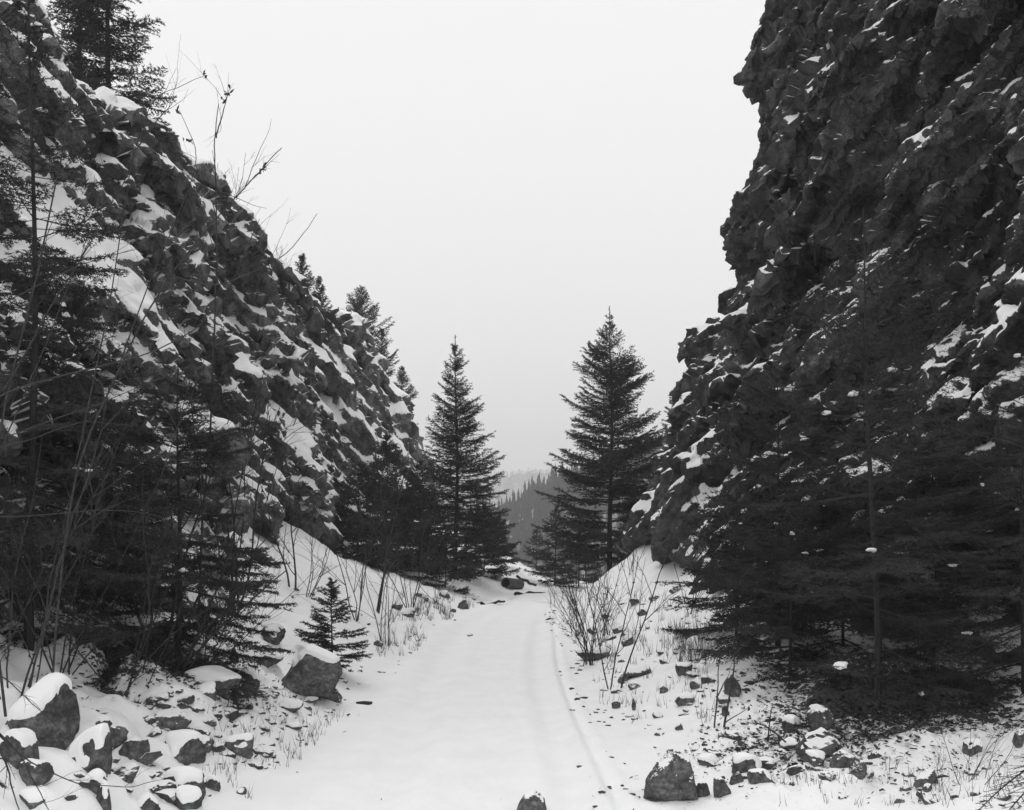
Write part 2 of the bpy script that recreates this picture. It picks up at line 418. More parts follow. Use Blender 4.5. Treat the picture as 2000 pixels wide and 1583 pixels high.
    tmp.from_pydata(W.tolist(), [], quads.tolist() + caps); 
    bo = bpy.data.objects.new('tmp', tmp); COL.objects.link(bo)
    md = bo.modifiers.new('r', 'REMESH'); md.mode = 'VOXEL'; md.voxel_size = vox; md.adaptivity = 0
    dg = bpy.context.evaluated_depsgraph_get(); ev = bo.evaluated_get(dg); em = ev.data
    V = np.empty(len(em.vertices)*3, np.float32); em.vertices.foreach_get('co', V); V = V.reshape(-1, 3).astype(float)
    lt = np.empty(len(em.polygons), np.int32); em.polygons.foreach_get('loop_total', lt)
    lv = np.empty(len(em.loops), np.int32); em.loops.foreach_get('vertex_index', lv)
    assert (lt == 4).all()
    Fq = lv.reshape(-1, 4)
    bpy.data.objects.remove(bo); bpy.data.meshes.remove(tmp)
    yy = np.exp(V[:, 1]); X = V[:, 0]*yy; Z = V[:, 2]*yy
    # nothing is kept under the ground or far back on the plateau
    back = (Z < ground_z(X, yy, False)-.25) | (np.abs(X) > np.interp(yy, [36, 44], [8.6, 11.8])) | (yy < 7.0)
    Fq = Fq[~back[Fq].any(1)]
    used = np.zeros(len(V), bool); used[Fq] = True; remap = np.cumsum(used)-1
    P = np.stack([X, yy, Z], -1)[used]; Fq = remap[Fq]; nvv = len(P)
    E = np.concatenate([Fq[:, [0, 1]], Fq[:, [1, 2]], Fq[:, [2, 3]], Fq[:, [3, 0]]]); deg = np.bincount(E[:, 0], minlength=nvv) + np.bincount(E[:, 1], minlength=nvv) + 1e-9
    def lap(a):
        if a.ndim == 2: return np.stack([lap(a[:, c]) for c in range(a.shape[1])], -1)
        return (a + (np.bincount(E[:, 0], a[E[:, 1]], nvv) + np.bincount(E[:, 1], a[E[:, 0]], nvv))*1.0)/(1+deg)
    def vnorm(P):
        a = P[Fq[:, 2]]-P[Fq[:, 0]]; b = P[Fq[:, 3]]-P[Fq[:, 1]]; fn = np.cross(a, b)
        n = np.stack([sum(np.bincount(Fq[:, q], fn[:, c], nvv) for q in range(4)) for c in range(3)], -1)
        return n/(np.linalg.norm(n, axis=1)[:, None]+1e-12)
    n0 = vnorm(P)
    if (n0[:, 0]*-side).mean() < 0: Fq = Fq[:, ::-1]; n0 = -n0
    tz = np.interp(P[:, 1], Y, G0[:, int(nv*.9), 2]); topv = sstep(-.5, .3, P[:, 2]-tz)
    rub = sstep(-.35, .45, fbm(P[:, 0]*.3, P[:, 1]*.3, P[:, 2]*.4, seed+31, 2))
    footv = (.45+.55*sstep(.8, 3.0, P[:, 2] + .6*sstep(20, 30, P[:, 1])))
    sm = smooth_at(P[:, 1], P[:, 2]) if smooth_at is not None else 1
    for n_ in (1, 2):
        nn_ = lap(vnorm(P))
        d_, ed = octave(P, *SP[n_])
        d_ = amp*d_*(.5+.75*rub)
        if n_ == 1:
            d_ -= amp*SP[1][3]*.2*np.clip(1-ed/.06, 0, 1)
            cb, sb = math.cos(math.radians(48)), math.sin(math.radians(48)); q3 = (P[:, 2] + dip*P[:, 1])*cb - side*P[:, 0]*sb
            for fq, am, sd_ in ((3.1, .13, 91), (8.5, .05, 93)):                 # beds
                lay = q3*fq + 1.3*fbm(P[:, 0]*.7, P[:, 1]*.5, P[:, 2]*.7, seed+sd_, 3); fl_ = np.floor(lay); frc = lay-fl_
                jn = np.floor(P[:, 1]*1.1 + h3(fl_, fl_*0, fl_*0, seed+3)*7 + .5*fbm(P[:, 0], P[:, 1]*.6, P[:, 2], seed+95, 2))
                d_ += amp*am*(h3(fl_, jn, fl_*0, seed+4)*1.3-.65 - .8*frc)*np.clip(.55+1.1*fbm(P[:, 0]*.35, P[:, 1]*.35, P[:, 2]*.35, seed+sd_+1, 2), .1, 1)
        else: d_ += amp*(.055*fbm(P[:, 0]*5, P[:, 1]*5, P[:, 2]*6, seed+5, 4) + .04*np.abs(fbm(P[:, 0]*11, P[:, 1]*11, P[:, 2]*14, seed+6, 2)))
        P = P + nn_*(d_*sm*footv*(1-.6*topv))[:, None]
    nf = vnorm(P); nz = lap(nf[:, 2])
    nse = fbm(P[:, 0]*1.1, P[:, 1]*1.1, P[:, 2]*1.1, seed+70, 4)
    thr = snow_thr(P[:, 1], P[:, 2], np.where(topv > .6, 1.0, .5))
    ms = sstep(thr-.07, thr+.08, nz + .20*nse + .16*fbm(P[:, 0]*4.5, P[:, 1]*4.5, P[:, 2]*4.5, seed+75, 3)); ms = lap(ms)
    Sm = P
    for _ in range(3): Sm = lap(Sm)
    P = P*(1-ms)[:, None] + Sm*ms[:, None]
    P[:, 2] += ms*snow_off; P[:, 0] -= side*ms*snow_off*.4
    me = mesh_np(name, P, [Fq], mat, False, {'snow': ms})
    o = tag(link(name, me), kind='structure')
    return o, G0, nn, ms, t

# keys: Y, [foot, base, belly, upper, brow, back]   (distance from the axis, height)
LK = [
 (3.2,  [(4.3,-.6),(4.6,1.2),(5.0,3.0),(5.7,6.0),(7.0,9.5),(9.8,12.2)]),
 (8.0,  [(3.9,-.6),(4.2,1.2),(4.5,3.0),(5.0,4.8),(6.3,6.3),(7.0,9.2),(9.8,12.2)]),
 (10.5, [(3.5,-.6),(3.8,1.2),(4.05,2.9),(4.6,4.4),(6.1,6.2),(6.9,9.2),(9.8,12.2)]),
 (12.4, [(3.3,-.6),(3.5,1.2),(3.85,2.8),(4.5,4.5),(5.8,6.3),(6.8,9.2),(9.8,11.2)]),
 (13.6, [(3.9,-.6),(4.2,1.2),(5.0,3.0),(5.9,6.0),(6.8,9.1),(9.8,11.2)]),
 (18,   [(4.1,-.6),(4.4,1.4),(5.1,3.5),(5.9,6.5),(6.6,9.3),(9.8,11.2)]),
 (22,   [(4.6,-.6),(5.0,1.8),(5.4,3.8),(6.0,7.0),(6.6,9.6),(9.8,11.7)]),
 (27,   [(4.6,-.6),(4.9,1.6),(5.4,3.8),(5.9,6.8),(6.3,9.2),(9.8,11.2)]),
 (28.6, [(4.7,-.6),(5.0,1.4),(5.5,3.6),(6.1,6.4),(6.9,8.7),(9.8,11.2)]),
 (31,   [(4.6,-.6),(4.9,1.2),(5.4,3.6),(5.9,6.8),(6.6,9.7),(9.8,11.2)]),
 (40,   [(4.0,-1.5),(4.3,.8),(4.7,3.8),(5.3,6.8),(6.1,9.8),(9.8,12.2)]),
 (50,   [(3.4,-5),(3.7,0),(4.2,3.0),(4.9,6.0),(5.6,9.3),(9.8,11.2)]),
 (56,   [(3.5,-8),(3.8,-2),(4.2,1.0),(4.6,4.0),(5.2,7.2),(9.8,8.2)]),
 (64,   [(4,-12),(5,-8),(5.6,-6),(6,-3),(7,-1),(9.8,0.2)]),
]
RK = [
 (3.2,  [(4.6,-.6),(4.9,1.2),(5.4,4.5),(5.9,9.0),(6.6,15),(9.8,16.2)]),
 (9.0,  [(4.2,-.6),(4.5,1.2),(5.0,4.5),(5.6,9.0),(6.5,15),(9.8,16.2)]),
 (12,   [(3.8,-.6),(4.0,1.2),(4.6,4.5),(5.2,9.0),(5.9,15),(9.8,16.2)]),
 (15,   [(3.1,-.6),(3.25,1.0),(4.3,4.5),(4.9,9.0),(5.5,15),(9.8,16.2)]),
 (19.6, [(3.1,-.6),(3.3,1.2),(4.4,4.5),(5.0,9.0),(5.25,14.8),(9.8,16.2)]),
 (20.6, [(3.15,-.6),(3.4,1.2),(4.4,4.5),(5.0,9.0),(5.35,13.8),(9.8,15.2)]),
 (21.7, [(3.2,-.6),(3.4,1.2),(4.4,4.2),(5.1,7.5),(5.75,10.4),(9.8,10.2)]),
 (24.5, [(3.25,-.6),(3.4,1.2),(4.3,4.0),(5.0,6.6),(5.6,8.9),(9.8,9.2)]),
 (27,   [(3.6,-.6),(3.8,1.8),(4.5,4.0),(5.1,6.0),(5.5,8.0),(9.8,8.7)]),
 (28.6, [(3.9,-.6),(4.2,1.6),(4.85,3.6),(5.25,5.8),(5.4,7.7),(9.8,8.7)]),
 (29.8, [(4.3,-.6),(4.6,1.4),(5.1,3.0),(5.5,4.6),(5.8,6.0),(9.8,8.2)]),
 (34,   [(4.9,-1),(5.2,1.0),(5.5,2.6),(5.8,4.2),(6.1,5.6),(9.8,8.2)]),
 (39,   [(5.2,-3),(5.0,.5),(5.4,1.8),(5.8,3.2),(6.2,4.6),(9.8,7.7)]),
 (50,   [(6,-8),(6.4,-3),(6.8,-1),(7,1.5),(7.5,3.6),(9.8,6.2)]),
 (64,   [(9,-14),(10,-9),(10.5,-6),(11,-3),(12,-1),(12.5,0.2)]),
]
def thrL(y, z, t):
    x = 0*y*z
    return .33 - .06*sstep(14, 30, y) + .26*sstep(4.2, 3.0, z)*sstep(13.5, 12, y) - .3*sstep(.88, .95, t) + .12*sstep(6.5, 9, z)*sstep(26, 18, y) \
        - .45*np.exp(-(((y-10.6)/2.2)**4)-((z-.62*(16.5-y)*0-5.3)/1.15)**4) + .16*fbm(x, y*.25, z*.3, 17, 2)
def thrR(y, z, t):
    return .64 - .17*sstep(15, 26, y) - .3*sstep(.90, .96, t) + .1*sstep(9, 12, z) + .2*fbm(0*y*z, y*.3, z*.3, 18, 2)
def slab(y, z): return 1-.78*np.exp(-(((y-10.6)/2.0)**4)-((z-5.3)/1.0)**4)
def calm(y, z): return 1 - .4*sstep(7, 10, z)*sstep(17, 19, y)
left, PL, NL, SLm, tL = cliff('left_cliff', -1, LK, M_cl, .38, 420, 400, 3, 1.0, thrL, .05, smooth_at=slab)
right, PR, NR, SRm, tR = cliff('right_cliff', 1, RK, M_cr, .34, 420, 400, 8, .95, thrR, .035, smooth_at=calm)

# ------------------------------------------------------------------ far terrain
YC = [(-3000, 1120), (400, 1110), (850, 1050), (985, 1004), (1060, 962), (1300, 870), (1700, 790), (4000, 640)]
def far_z(x, Y):
    a = 1000 + F*x/np.maximum(Y, 300)
    yc = np.interp(a, [c[0] for c in YC], [c[1] for c in YC])
    zc = EYE + 350*(HZ-yc)/F
    low = np.interp(Y, [60, 75, 190], [-9, -12.5, -34])
    hill = sstep(150, 370, Y)
    z = low*(1-hill) + zc*hill
    z = np.where(Y > 370, zc*(1-sstep(370, 700, Y)) - 50*sstep(370, 700, Y), z)
    far = (EYE + 1900*(HZ-925)/F) + 16*fbm(x/300, x*0+.3, x*0, 41, 4) + np.clip((x-200)*.05, -40, 60) 
    z = z + (far+50)*sstep(900, 1900, Y) - .06*np.maximum(Y-1900, 0)
    return z + (2.0*fbm(x/18, Y/18, x*0, 77, 3))*sstep(90, 200, Y) - 2.5*sstep(75, 60, Y)
M_hill = simple('far_hill', .2, .95, .6, .04)
Yf = np.exp(np.linspace(math.log(60), math.log(3200), 220)); sxx = np.linspace(-1.3, 1.3, 200)
FX = sxx[None]*(np.maximum(Yf, 60)[:, None]*1.1); FY = np.repeat(Yf[:, None], 200, 1)
me = mesh_np('hills', np.stack([FX, FY, far_z(FX, FY)], -1).reshape(-1, 3), [grid_faces(*FX.shape)[:, ::-1]], M_hill, True)
tag(link('hills', me), kind='structure')

def little_conifers(pos, hs, tiers=5, sides=6, seed=1):
    """many small conifers in one mesh: ragged tiers"""
    r = np.random.default_rng(seed); mb = MB()
    for (p, h) in zip(pos, hs):
        R = h*r.uniform(.16, .26); V = []; T = []
        for q in range(tiers):
            f = q/tiers; zt = h*(1-f*.92); zb = h*(1-(f+.32)*.92 if f > 0 else .72); zb = max(zb, 0)
            rr = R*(f+.28)
            th = np.arange(sides)*2*math.pi/sides + r.uniform(0, 6); ra = rr*r.uniform(.35, 1.3, sides)
            b = len(V)
            V.append((0, 0, zt))
            for k in range(sides): V.append((ra[k]*math.cos(th[k]), ra[k]*math.sin(th[k]), zb + r.uniform(-.03, .03)*h))
            for k in range(sides): T.append((b, b+1+k, b+1+(k+1) % sides))
        mb.add(np.array(V)+np.array(p), T=T)
    return mb
def forest(name, n, y0, y1, amin, amax, hmin, hmax, mat, tiers, sides, seed):
    r = np.random.default_rng(seed)
    Y = r.uniform(y0, y1, n); X = (r.uniform(amin, amax, n)-1000)/F*Y
    Z = far_z(X, Y)-.3
    hs = r.uniform(hmin, hmax, n)*r.uniform(.7, 1.1, n)
    mb = little_conifers(np.stack([X, Y, Z], -1), hs, tiers, sides, seed)
    return link(name, mb.mesh(name, mat))
M_far = simple('far_needles', .035, .9, .3, .5)
tag(forest('hillside_forest', 2100, 215, 385, 640, 1500, 5, 10.5, M_far, 6, 6, 5), kind='stuff')
tag(forest('ridge_forest', 5000, 1400, 1950, 700, 1400, 8, 16, M_far, 2, 4, 6), kind='stuff')

# ------------------------------------------------------------------ conifers
def conifer_parts(H, R, seed, dz=.2, nb=5, tstep=.09, tmax=.4, seg=.07, k=4, nl=.06, nw=.014, e0=-10, e1=42, curl=22,
                  prof=None, z0=.06, jit=.35, sub=0, droop=.0, lean=(0, 0), trunk_r=None, whorl=.25, evar=7):
    r = np.random.default_rng(seed)
    A = []; B = []; limbs = MB(); clumps = []
    tr = trunk_r or H*.011
    zz = np.linspace(0, H, 14)
    lx, ly = lean
    def tp(z): return np.array([lx*max(z/H, 0)**1.5 + .012*H*math.sin(z/H*7+seed)*.4, ly*max(z/H, 0)**1.5, z])
    limbs.tube([tp(z) for z in zz], [max(tr*(1-.93*z/H), .006 if H < 6 else .012) for z in zz], 6)
    z = z0*H
    while z < H*.955:
        t = z/H
        Rt = R*(prof(t) if prof else (1-t)**.85)*(1-whorl+2*whorl*r.random())*min(1, .55+.45*(t-z0)/.10)
        for b in range(max(3, int(round(nb*(1 if t < .8 else .8))))):
            L = Rt*(1-jit + jit*1.2*r.random()) + .02*H*.3
            az = r.uniform(0, 2*math.pi); e = math.radians(e0 + (e1-e0)*t**1.3 + r.uniform(-evar, evar))
            n = max(3, int(L/tstep)); ds = L/n
            p = tp(z + r.uniform(-.4, .4)*dz); pts = [p]
            h = np.array([math.cos(az), math.sin(az), 0]); side = np.array([-math.sin(az), math.cos(az), 0])
            baz = r.uniform(-.12, .12)
            for s in range(n):
                f = (s+.5)/n
                el = e - droop*math.sin(f*math.pi)*1.0 + math.radians(curl)*(f**2)*1.2
                h2 = h*math.cos(baz*f) + side*math.sin(baz*f)
                d = h2*math.cos(el) + np.array([0, 0, math.sin(el)])
                p = p + d*ds; pts.append(p)
                if f > .10:
                    A.append(pts[-2]); B.append(p)
                if f > .16:
                    for sg in (-1, 1):
                        l = min(tmax, L*.42)*min(1, 1.9*(1-f)+.22)*r.uniform(.55, 1.15)
                        if f < .3: l *= f/.3
                        ang = math.radians(r.uniform(38, 62))
                        sv = np.cross(d, np.array([0, 0, 1.])); sv /= np.linalg.norm(sv)+1e-9
                        td = d*math.cos(ang) + sv*sg*math.sin(ang) + np.array([0, 0, r.uniform(-.28, .10)])
                        td /= np.linalg.norm(td)
                        q = p + td*l + np.array([0, 0, -.06*l]); A.append(p); B.append(q)
                        if sub:
                            for uu in np.arange(.25, .95, sub/max(l, .05)):
                                for s2 in (-1, 1):
                                    t2 = td*.62 + np.cross(td, np.array([0, 0, 1.]))*s2*.75 + np.array([0, 0, r.uniform(-.25, .1)])
                                    l2 = l*.42*(1.15-uu)*r.uniform(.6, 1.2)
                                    a_ = p + td*l*uu; A.append(a_); B.append(a_+t2*l2)
            rb = max(L*.008, .003)
            limbs.tube(pts[::max(1, len(pts)//6)] + [pts[-1]], np.linspace(rb, .002, len(pts[::max(1, len(pts)//6)])+1), 3)
            clumps.append((pts, L, t, az))
        z += dz*(1-.45*t)*r.uniform(.8, 1.2)
    A.append(tp(H*.93)); B.append(tp(H))
    A = np.array(A); B = np.array(B); Ls = np.linalg.norm(B-A, axis=1)
    cnt = np.maximum(1, np.round(Ls/seg)).astype(int)*k
    idx = np.repeat(np.arange(len(A)), cnt)
    u = r.random(len(idx))
    ax = (B-A)/(Ls[:, None]+1e-9)
    base = A[idx] + (B-A)[idx]*u[:, None]
    rd = r.normal(size=(len(idx), 3)); rd -= ax[idx]*(rd*ax[idx]).sum(1)[:, None]; rd[:, 2] *= .55
    rd /= np.linalg.norm(rd, axis=1)[:, None]+1e-9
    dr = ax[idx]*.75 + rd*.75; dr /= np.linalg.norm(dr, axis=1)[:, None]
    wv = np.cross(dr, r.normal(size=(len(idx), 3))); wv /= np.linalg.norm(wv, axis=1)[:, None]+1e-9
    ln = nl*r.uniform(.6, 1.2, len(idx))[:, None]
    V = np.stack([base - wv*nw/2, base + wv*nw/2, base + dr*ln], 1).reshape(-1, 3)
    T = np.arange(len(V)).reshape(-1, 3)
    return limbs, V, T, clumps

def blob(r, sx, sy, sz, sub=2, rough=.18):
    V, T = ICO[sub]
    V = V.copy(); n = fbm(V[:, 0]*1.3+r.uniform(0, 50), V[:, 1]*1.3, V[:, 2]*1.3, int(r.integers(1000)), 2)
    return V*(1+rough*2*n)[:, None]*np.array([sx, sy, sz]), T

def ico(n):
    p = (1+5**.5)/2
    V = np.array([(-1,p,0),(1,p,0),(-1,-p,0),(1,-p,0),(0,-1,p),(0,1,p),(0,-1,-p),(0,1,-p),(p,0,-1),(p,0,1),(-p,0,-1),(-p,0,1)], float)
    T = [(0,11,5),(0,5,1),(0,1,7),(0,7,10),(0,10,11),(1,5,9),(5,11,4),(11,10,2),(10,7,6),(7,1,8),(3,9,4),(3,4,2),(3,2,6),(3,6,8),(3,8,9),(4,9,5),(2,4,11),(6,2,10),(8,6,7),(9,8,1)]
    V = [v/np.linalg.norm(v) for v in V]
    for _ in range(n):
        c = {}; T2 = []
        def mid(a, b):
            k = (min(a, b), max(a, b))
            if k not in c:
                m = V[a]+V[b]; V.append(m/np.linalg.norm(m)); c[k] = len(V)-1
            return c[k]
        for a, b, d in T:
            ab, bd, da = mid(a, b), mid(b, d), mid(d, a)
            T2 += [(a, ab, da), (b, bd, ab), (d, da, bd), (ab, bd, da)]
        T = T2
    return np.array(V), np.array(T)
ICO = {n: ico(n) for n in range(5)}

def make_tree(label, loc, H, R, seed, mat=M_needle_mid, snow=0, group=None, cat='conifer tree', name='fir_tree', rotz=0, **kw):
    limbs, V, T, clumps = conifer_parts(H, R, seed, **kw)
    root = bpy.data.objects.new(name, None); COL.objects.link(root); root.location = loc; root.rotation_euler = (0, 0, rotz)
    root.empty_display_size = .3
    tag(root, label, cat, group)
    link('trunk', limbs.mesh('trunk', M_bark), root)
    link('crown', mesh_np('crown', V, [T], mat), root)
    if snow:
        r = np.random.default_rng(seed+99)
        picks = [clumps[i] for i in r.choice(len(clumps), min(snow, len(clumps)), replace=False)]
        for pts, L, t, az in picks:
            f = r.uniform(.35, .95); i = int(f*(len(pts)-1)); p = pts[i]
            s = min(.05, .018+L*.025)*r.uniform(.4, 1.3)
            Vs, Ts = [], []
            for q in range(int(r.integers(1, 4))):
                V2, T2 = blob(r, s*r.uniform(.5, 1.5), s*r.uniform(.5, 1), s*r.uniform(.35, .6), 1, .45)
                Ts.append(T2 + len(V2)*q); Vs.append(V2 + np.array([r.uniform(-1.4, 1.4), r.uniform(-.6, .6), r.uniform(-.2, .2)])*s*(q > 0))
            V2 = np.concatenate(Vs); T2 = np.concatenate(Ts)
            c, s_ = math.cos(az), math.sin(az)
            V2 = np.stack([V2[:, 0]*c - V2[:, 1]*s_, V2[:, 0]*s_+V2[:, 1]*c, V2[:, 2]], -1)
            link('snow_clump', mesh_np('snow_clump', V2 + p + np.array([0, 0, s*.35]), [T2], M_cap, True), root)
    return root

def copy_tree(root, loc, scale=1, rotz=0, label=None, group=None):
    r = root.copy(); COL.objects.link(r); r.location = loc; r.rotation_euler = (0, 0, rotz); r.scale = (scale,)*3
    if label: r['label'] = label
    if group: r['group'] = group
    for ch in list(root.children):
        c = ch.copy(); COL.objects.link(c); c.parent = r
    return r

def pg(px, Y, dz=0):
    x = (px-1000)/F*Y
    return (x, Y, float(ground_z(x, Y, False))-.05+dz)
def col_h(py, Y, base): return EYE-(py-HZ)/F*Y - base

# the two tall firs in the gap
x, y, z = pg(891, 33); zb = .6
make_tree('tall narrow fir left of the gap, long bare spire, lower branches sweeping right', (x, y, zb), col_h(655, y, zb), 2.15, 11, snow=14,
          dz=.26, nb=7, tstep=.08, tmax=.62, k=4, nl=.085, nw=.021, e0=-8, e1=36, curl=22, jit=.42, whorl=.16, prof=lambda t: float(np.interp(t, [0, .13, .35, .57, .68, .86, .93, 1], [1, 1.0, .82, .56, .42, .19, .06, .02])), z0=.03)
zb = .7
make_tree('tall broad fir right of the gap with spreading upturned branches and a thin leader', (3.45, 34, zb), col_h(598, 34, zb), 2.45, 23, snow=22,
          dz=.31, nb=7, tstep=.08, tmax=.68, k=4, nl=.09, nw=.023, e0=-4, e1=38, curl=20, jit=.42, whorl=.2, prof=lambda t: float(np.interp(t, [0, .3, .5, .72, .84, .91, 1], [.95, 1, .84, .52, .24, .07, .02])), z0=.04)

# dark firs massed below the left wall, beyond the snow slope
D = [(700, 26.5, 905, 1.7, 'dark bushy fir below the left cliff, leftmost of the mass beyond the snow slope'),
     (755, 29, 850, 1.9, 'dark fir with snow dabs against the left cliff, second from the left of the mass'),
     (820, 31, 900, 1.8, 'dark snow dabbed fir close to the left of the tall narrow fir'),
     (870, 28.5, 1030, 1.5, 'low dark fir with branches reaching the track under the tall narrow fir'),
     (945, 36, 990, 1.7, 'dark dense fir just right of the tall narrow fir at the track edge'),
     (975, 40, 1010, 1.0, 'small dark fir beyond the bend on the left side of the gap')]
for i, (px, Y, top, R, lab) in enumerate(D):
    x, y, z = pg(px, Y); z = max(z-.2, -.5)
    make_tree(lab, (x, y, z), col_h(top, Y, z), R, 40+i, snow=26, group='dark firs below the left cliff', dz=.26, nb=7, tstep=.09, tmax=.46, k=5, nl=.10, nw=.026, e0=-6, e1=35, curl=20, jit=.4)
D = [(1085, 39, 985, 1.5, 'dark fir left of the tall broad fir, taller of the two beside the gap'),
     (1048, 44, 1035, 1.3, 'small dark fir at the right edge of the gap above the track bend'),
     (1130, 37, 1010, 1.5, 'dark fir in front of the left half of the tall broad fir'),
     (1270, 40, 900, 1.4, 'dark fir behind the right talus beside the right cliff'),
     (1235, 43, 960, 1.5, 'dark fir behind the trunk of the tall broad fir')]
for i, (px, Y, top, R, lab) in enumerate(D):
    x, y, z = pg(px, Y); z = max(z-.2, -2.5)
    make_tree(lab, (x, y, z), col_h(top, Y, z), R, 60+i, snow=18, group='dark firs right of the gap', dz=.28, nb=6, tstep=.11, tmax=.42, k=4, nl=.09, nw=.026, e0=-6, e1=35, curl=20, jit=.4)

# trees on the rims
def rim(P, t, Y, side, f):
    i = int(np.argmin(abs(P[:, 0, 1]-Y))); j = int(f*(P.shape[1]-1)); return P[i, j]
x, y, z = at(232, 215, 19.5)
make_tree('large dark fir on the left cliff rim, cut by the top of the photo', (x-.2, 19.5, z-.8), 5.6, 1.25, 71, snow=10,
          dz=.2, nb=6, tstep=.08, tmax=.42, k=8, nl=.06, nw=.018, e0=-12, e1=30, curl=16, prof=lambda t: 1.0*(1-t)**.6, jit=.3, trunk_r=.07)
x, y, z = at(165, 130, 19)
make_tree('second dark fir on the left rim, left of and behind the larger one', (x-.3, 19.5, z-.8), 5.0, 1.1, 72, snow=4,
          dz=.2, nb=6, tstep=.08, tmax=.42, k=8, nl=.06, nw=.018, e0=-12, e1=30, curl=16, jit=.3)
for i, (px, top, base, Y, R, lab) in enumerate([
    (590, 497, 560, 30.5, .75, 'small sparse fir on the left rim above the overhanging block'),
    (625, 540, 640, 32, .8, 'slender little fir with a long spire on the left rim'),
    (706, 560, 650, 40, 1.45, 'bushy fir on the left rim, largest of the far rim firs'),
    (745, 640, 720, 43, 1.15, 'fir on the descending left rim right of the bushy one'),
    (785, 715, 770, 47, .9, 'lowest small fir on the far end of the left rim')]):
    x, y, z = at(px, base, Y); z -= .6
    make_tree(lab, (x, Y, z), col_h(top, Y, z), R, 80+i, group='small firs on the left rim', dz=.17, nb=6, tstep=.08, tmax=.36, k=6, nl=.07, nw=.018, e0=12, e1=48, curl=25, jit=.4)
for i, (px, top, base, Y, R, lab) in enumerate([
    (1311, 768, 850, 56, .7, 'thin pale fir on the far right rim, left of its darker neighbour'),
    (1332, 742, 850, 52, .9, 'darker fir on the far right rim beside the cliff'),
    (1290, 850, 930, 62, 1.2, 'hazy fir beyond the right cliff, below the two rim firs')]):
    x, y, z = at(px, base, Y)
    make_tree(lab, (x, Y, z), col_h(top, Y, z), R, 90+i, group='firs on the far right rim', dz=.3, nb=5, tstep=.12, tmax=.4, k=4, nl=.1, nw=.035, e0=-5, e1=35, jit=.35)

# near firs
make_tree('young fir in the right foreground with a straight trunk and wide soft branches', (3.0, 8.0, float(ground_z(3.0, 8.0))-.05), 4.15, 2.1, 101, mat=M_needle, snow=9, name='fir_tree',
          dz=.2, nb=5, tstep=.075, tmax=.36, seg=.03, k=2, nl=.034, nw=.0058, e0=-20, e1=36, curl=20, jit=.35, sub=.075, trunk_r=.034, z0=.11, evar=16, lean=(-.13, 0), prof=lambda t: .9*(1-t)**.75)
make_tree('dense low fir right of the foreground trunk at the right edge of the photo', (4.05, 7.7, float(ground_z(4.05, 7.7))-.05), 2.9, 1.5, 102, mat=M_needle, snow=5,
          dz=.2, nb=5, tstep=.07, tmax=.34, seg=.03, k=3, nl=.032, nw=.0055, e0=-22, e1=32, curl=8, evar=16, jit=.4, sub=.07, prof=lambda t: (1-t)**.6)
make_tree('fir against the right cliff foot behind the foreground trunk', (3.0, 11.0, float(ground_z(3.0, 11.0))-.05), 3.0, 1.4, 103, mat=M_needle, snow=8,
          dz=.18, nb=5, tstep=.08, tmax=.34, seg=.035, k=3, nl=.038, nw=.0085, e0=-24, e1=32, curl=12, jit=.4, sub=.09, prof=lambda t: (1-t)**.6)
make_tree('low bushy fir at the left fringe of the dark right foreground firs', (2.75, 9.6, float(ground_z(2.75, 9.6))-.05), 1.7, 1.1, 105, mat=M_needle, snow=5,
          dz=.14, nb=6, tstep=.07, tmax=.32, seg=.035, k=3, nl=.036, nw=.0085, e0=-14, e1=32, curl=14, jit=.35, sub=.09, prof=lambda t: (1-t)**.5, z0=.03)
make_tree('low dense fir behind the foreground trunk at the foot of the right cliff', (3.9, 9.0, float(ground_z(3.9, 9.0))-.05), 2.2, 1.35, 106, mat=M_needle, snow=5,
          dz=.15, nb=6, tstep=.07, tmax=.34, seg=.035, k=3, nl=.036, nw=.0085, e0=-14, e1=32, curl=14, jit=.35, sub=.09, prof=lambda t: (1-t)**.5, z0=.03)
for i, (tx, ty, th, tr, lab) in enumerate([
    (2.9, 12.6, 1.9, 1.2, 'low dark fir farthest back at the foot of the right cliff'),
    (3.6, 10.6, 1.7, 1.1, 'small dark fir seen through the gap left of the foreground trunk'),
    (4.7, 9.9, 2.4, 1.3, 'dark fir close to the cliff behind the dense low fir at the right')]):
    make_tree(lab, (tx, ty, float(ground_z(tx, ty))-.05), th, tr, 120+i, mat=M_needle, snow=3, dz=.15, nb=6, tstep=.08, tmax=.34, seg=.04, k=3, nl=.045, nw=.012, e0=-14, e1=32, curl=14, jit=.35, sub=.11, prof=lambda t: (1-t)**.5, z0=.03)
make_tree('large dark fir at the left edge of the photo with drooping lower branches', (-3.75, 7.6, float(ground_z(-3.75, 7.6))-.05), 5.4, 1.6, 111, mat=M_needle, snow=12,
          dz=.19, nb=5, tstep=.07, tmax=.36, seg=.03, k=4, nl=.034, nw=.0078, e0=-26, e1=34, curl=10, jit=.4, sub=.07, trunk_r=.04, prof=lambda t: (1-t)**1.05)
make_tree('bushy dark fir between the left edge fir and the foot of the left cliff', (-3.05, 8.9, float(ground_z(-3.05, 8.9))-.05), 2.9, 1.35, 112, mat=M_needle, snow=12,
          dz=.17, nb=5, tstep=.07, tmax=.34, seg=.03, k=4, nl=.036, nw=.0085, e0=-26, e1=32, curl=12, jit=.4, sub=.07, prof=lambda t: (1-t)**.6)
make_tree('dark fir behind the left edge fir, close against the left cliff', (-4.35, 9.6, float(ground_z(-4.35, 9.6))-.05), 3.3, 1.4, 114, mat=M_needle, snow=8,
          dz=.2, nb=5, tstep=.08, tmax=.36, seg=.035, k=3, nl=.038, nw=.0085, e0=-24, e1=32, curl=12, jit=.4, sub=.09, prof=lambda t: (1-t)**.7)
p = hit(648, 1308)
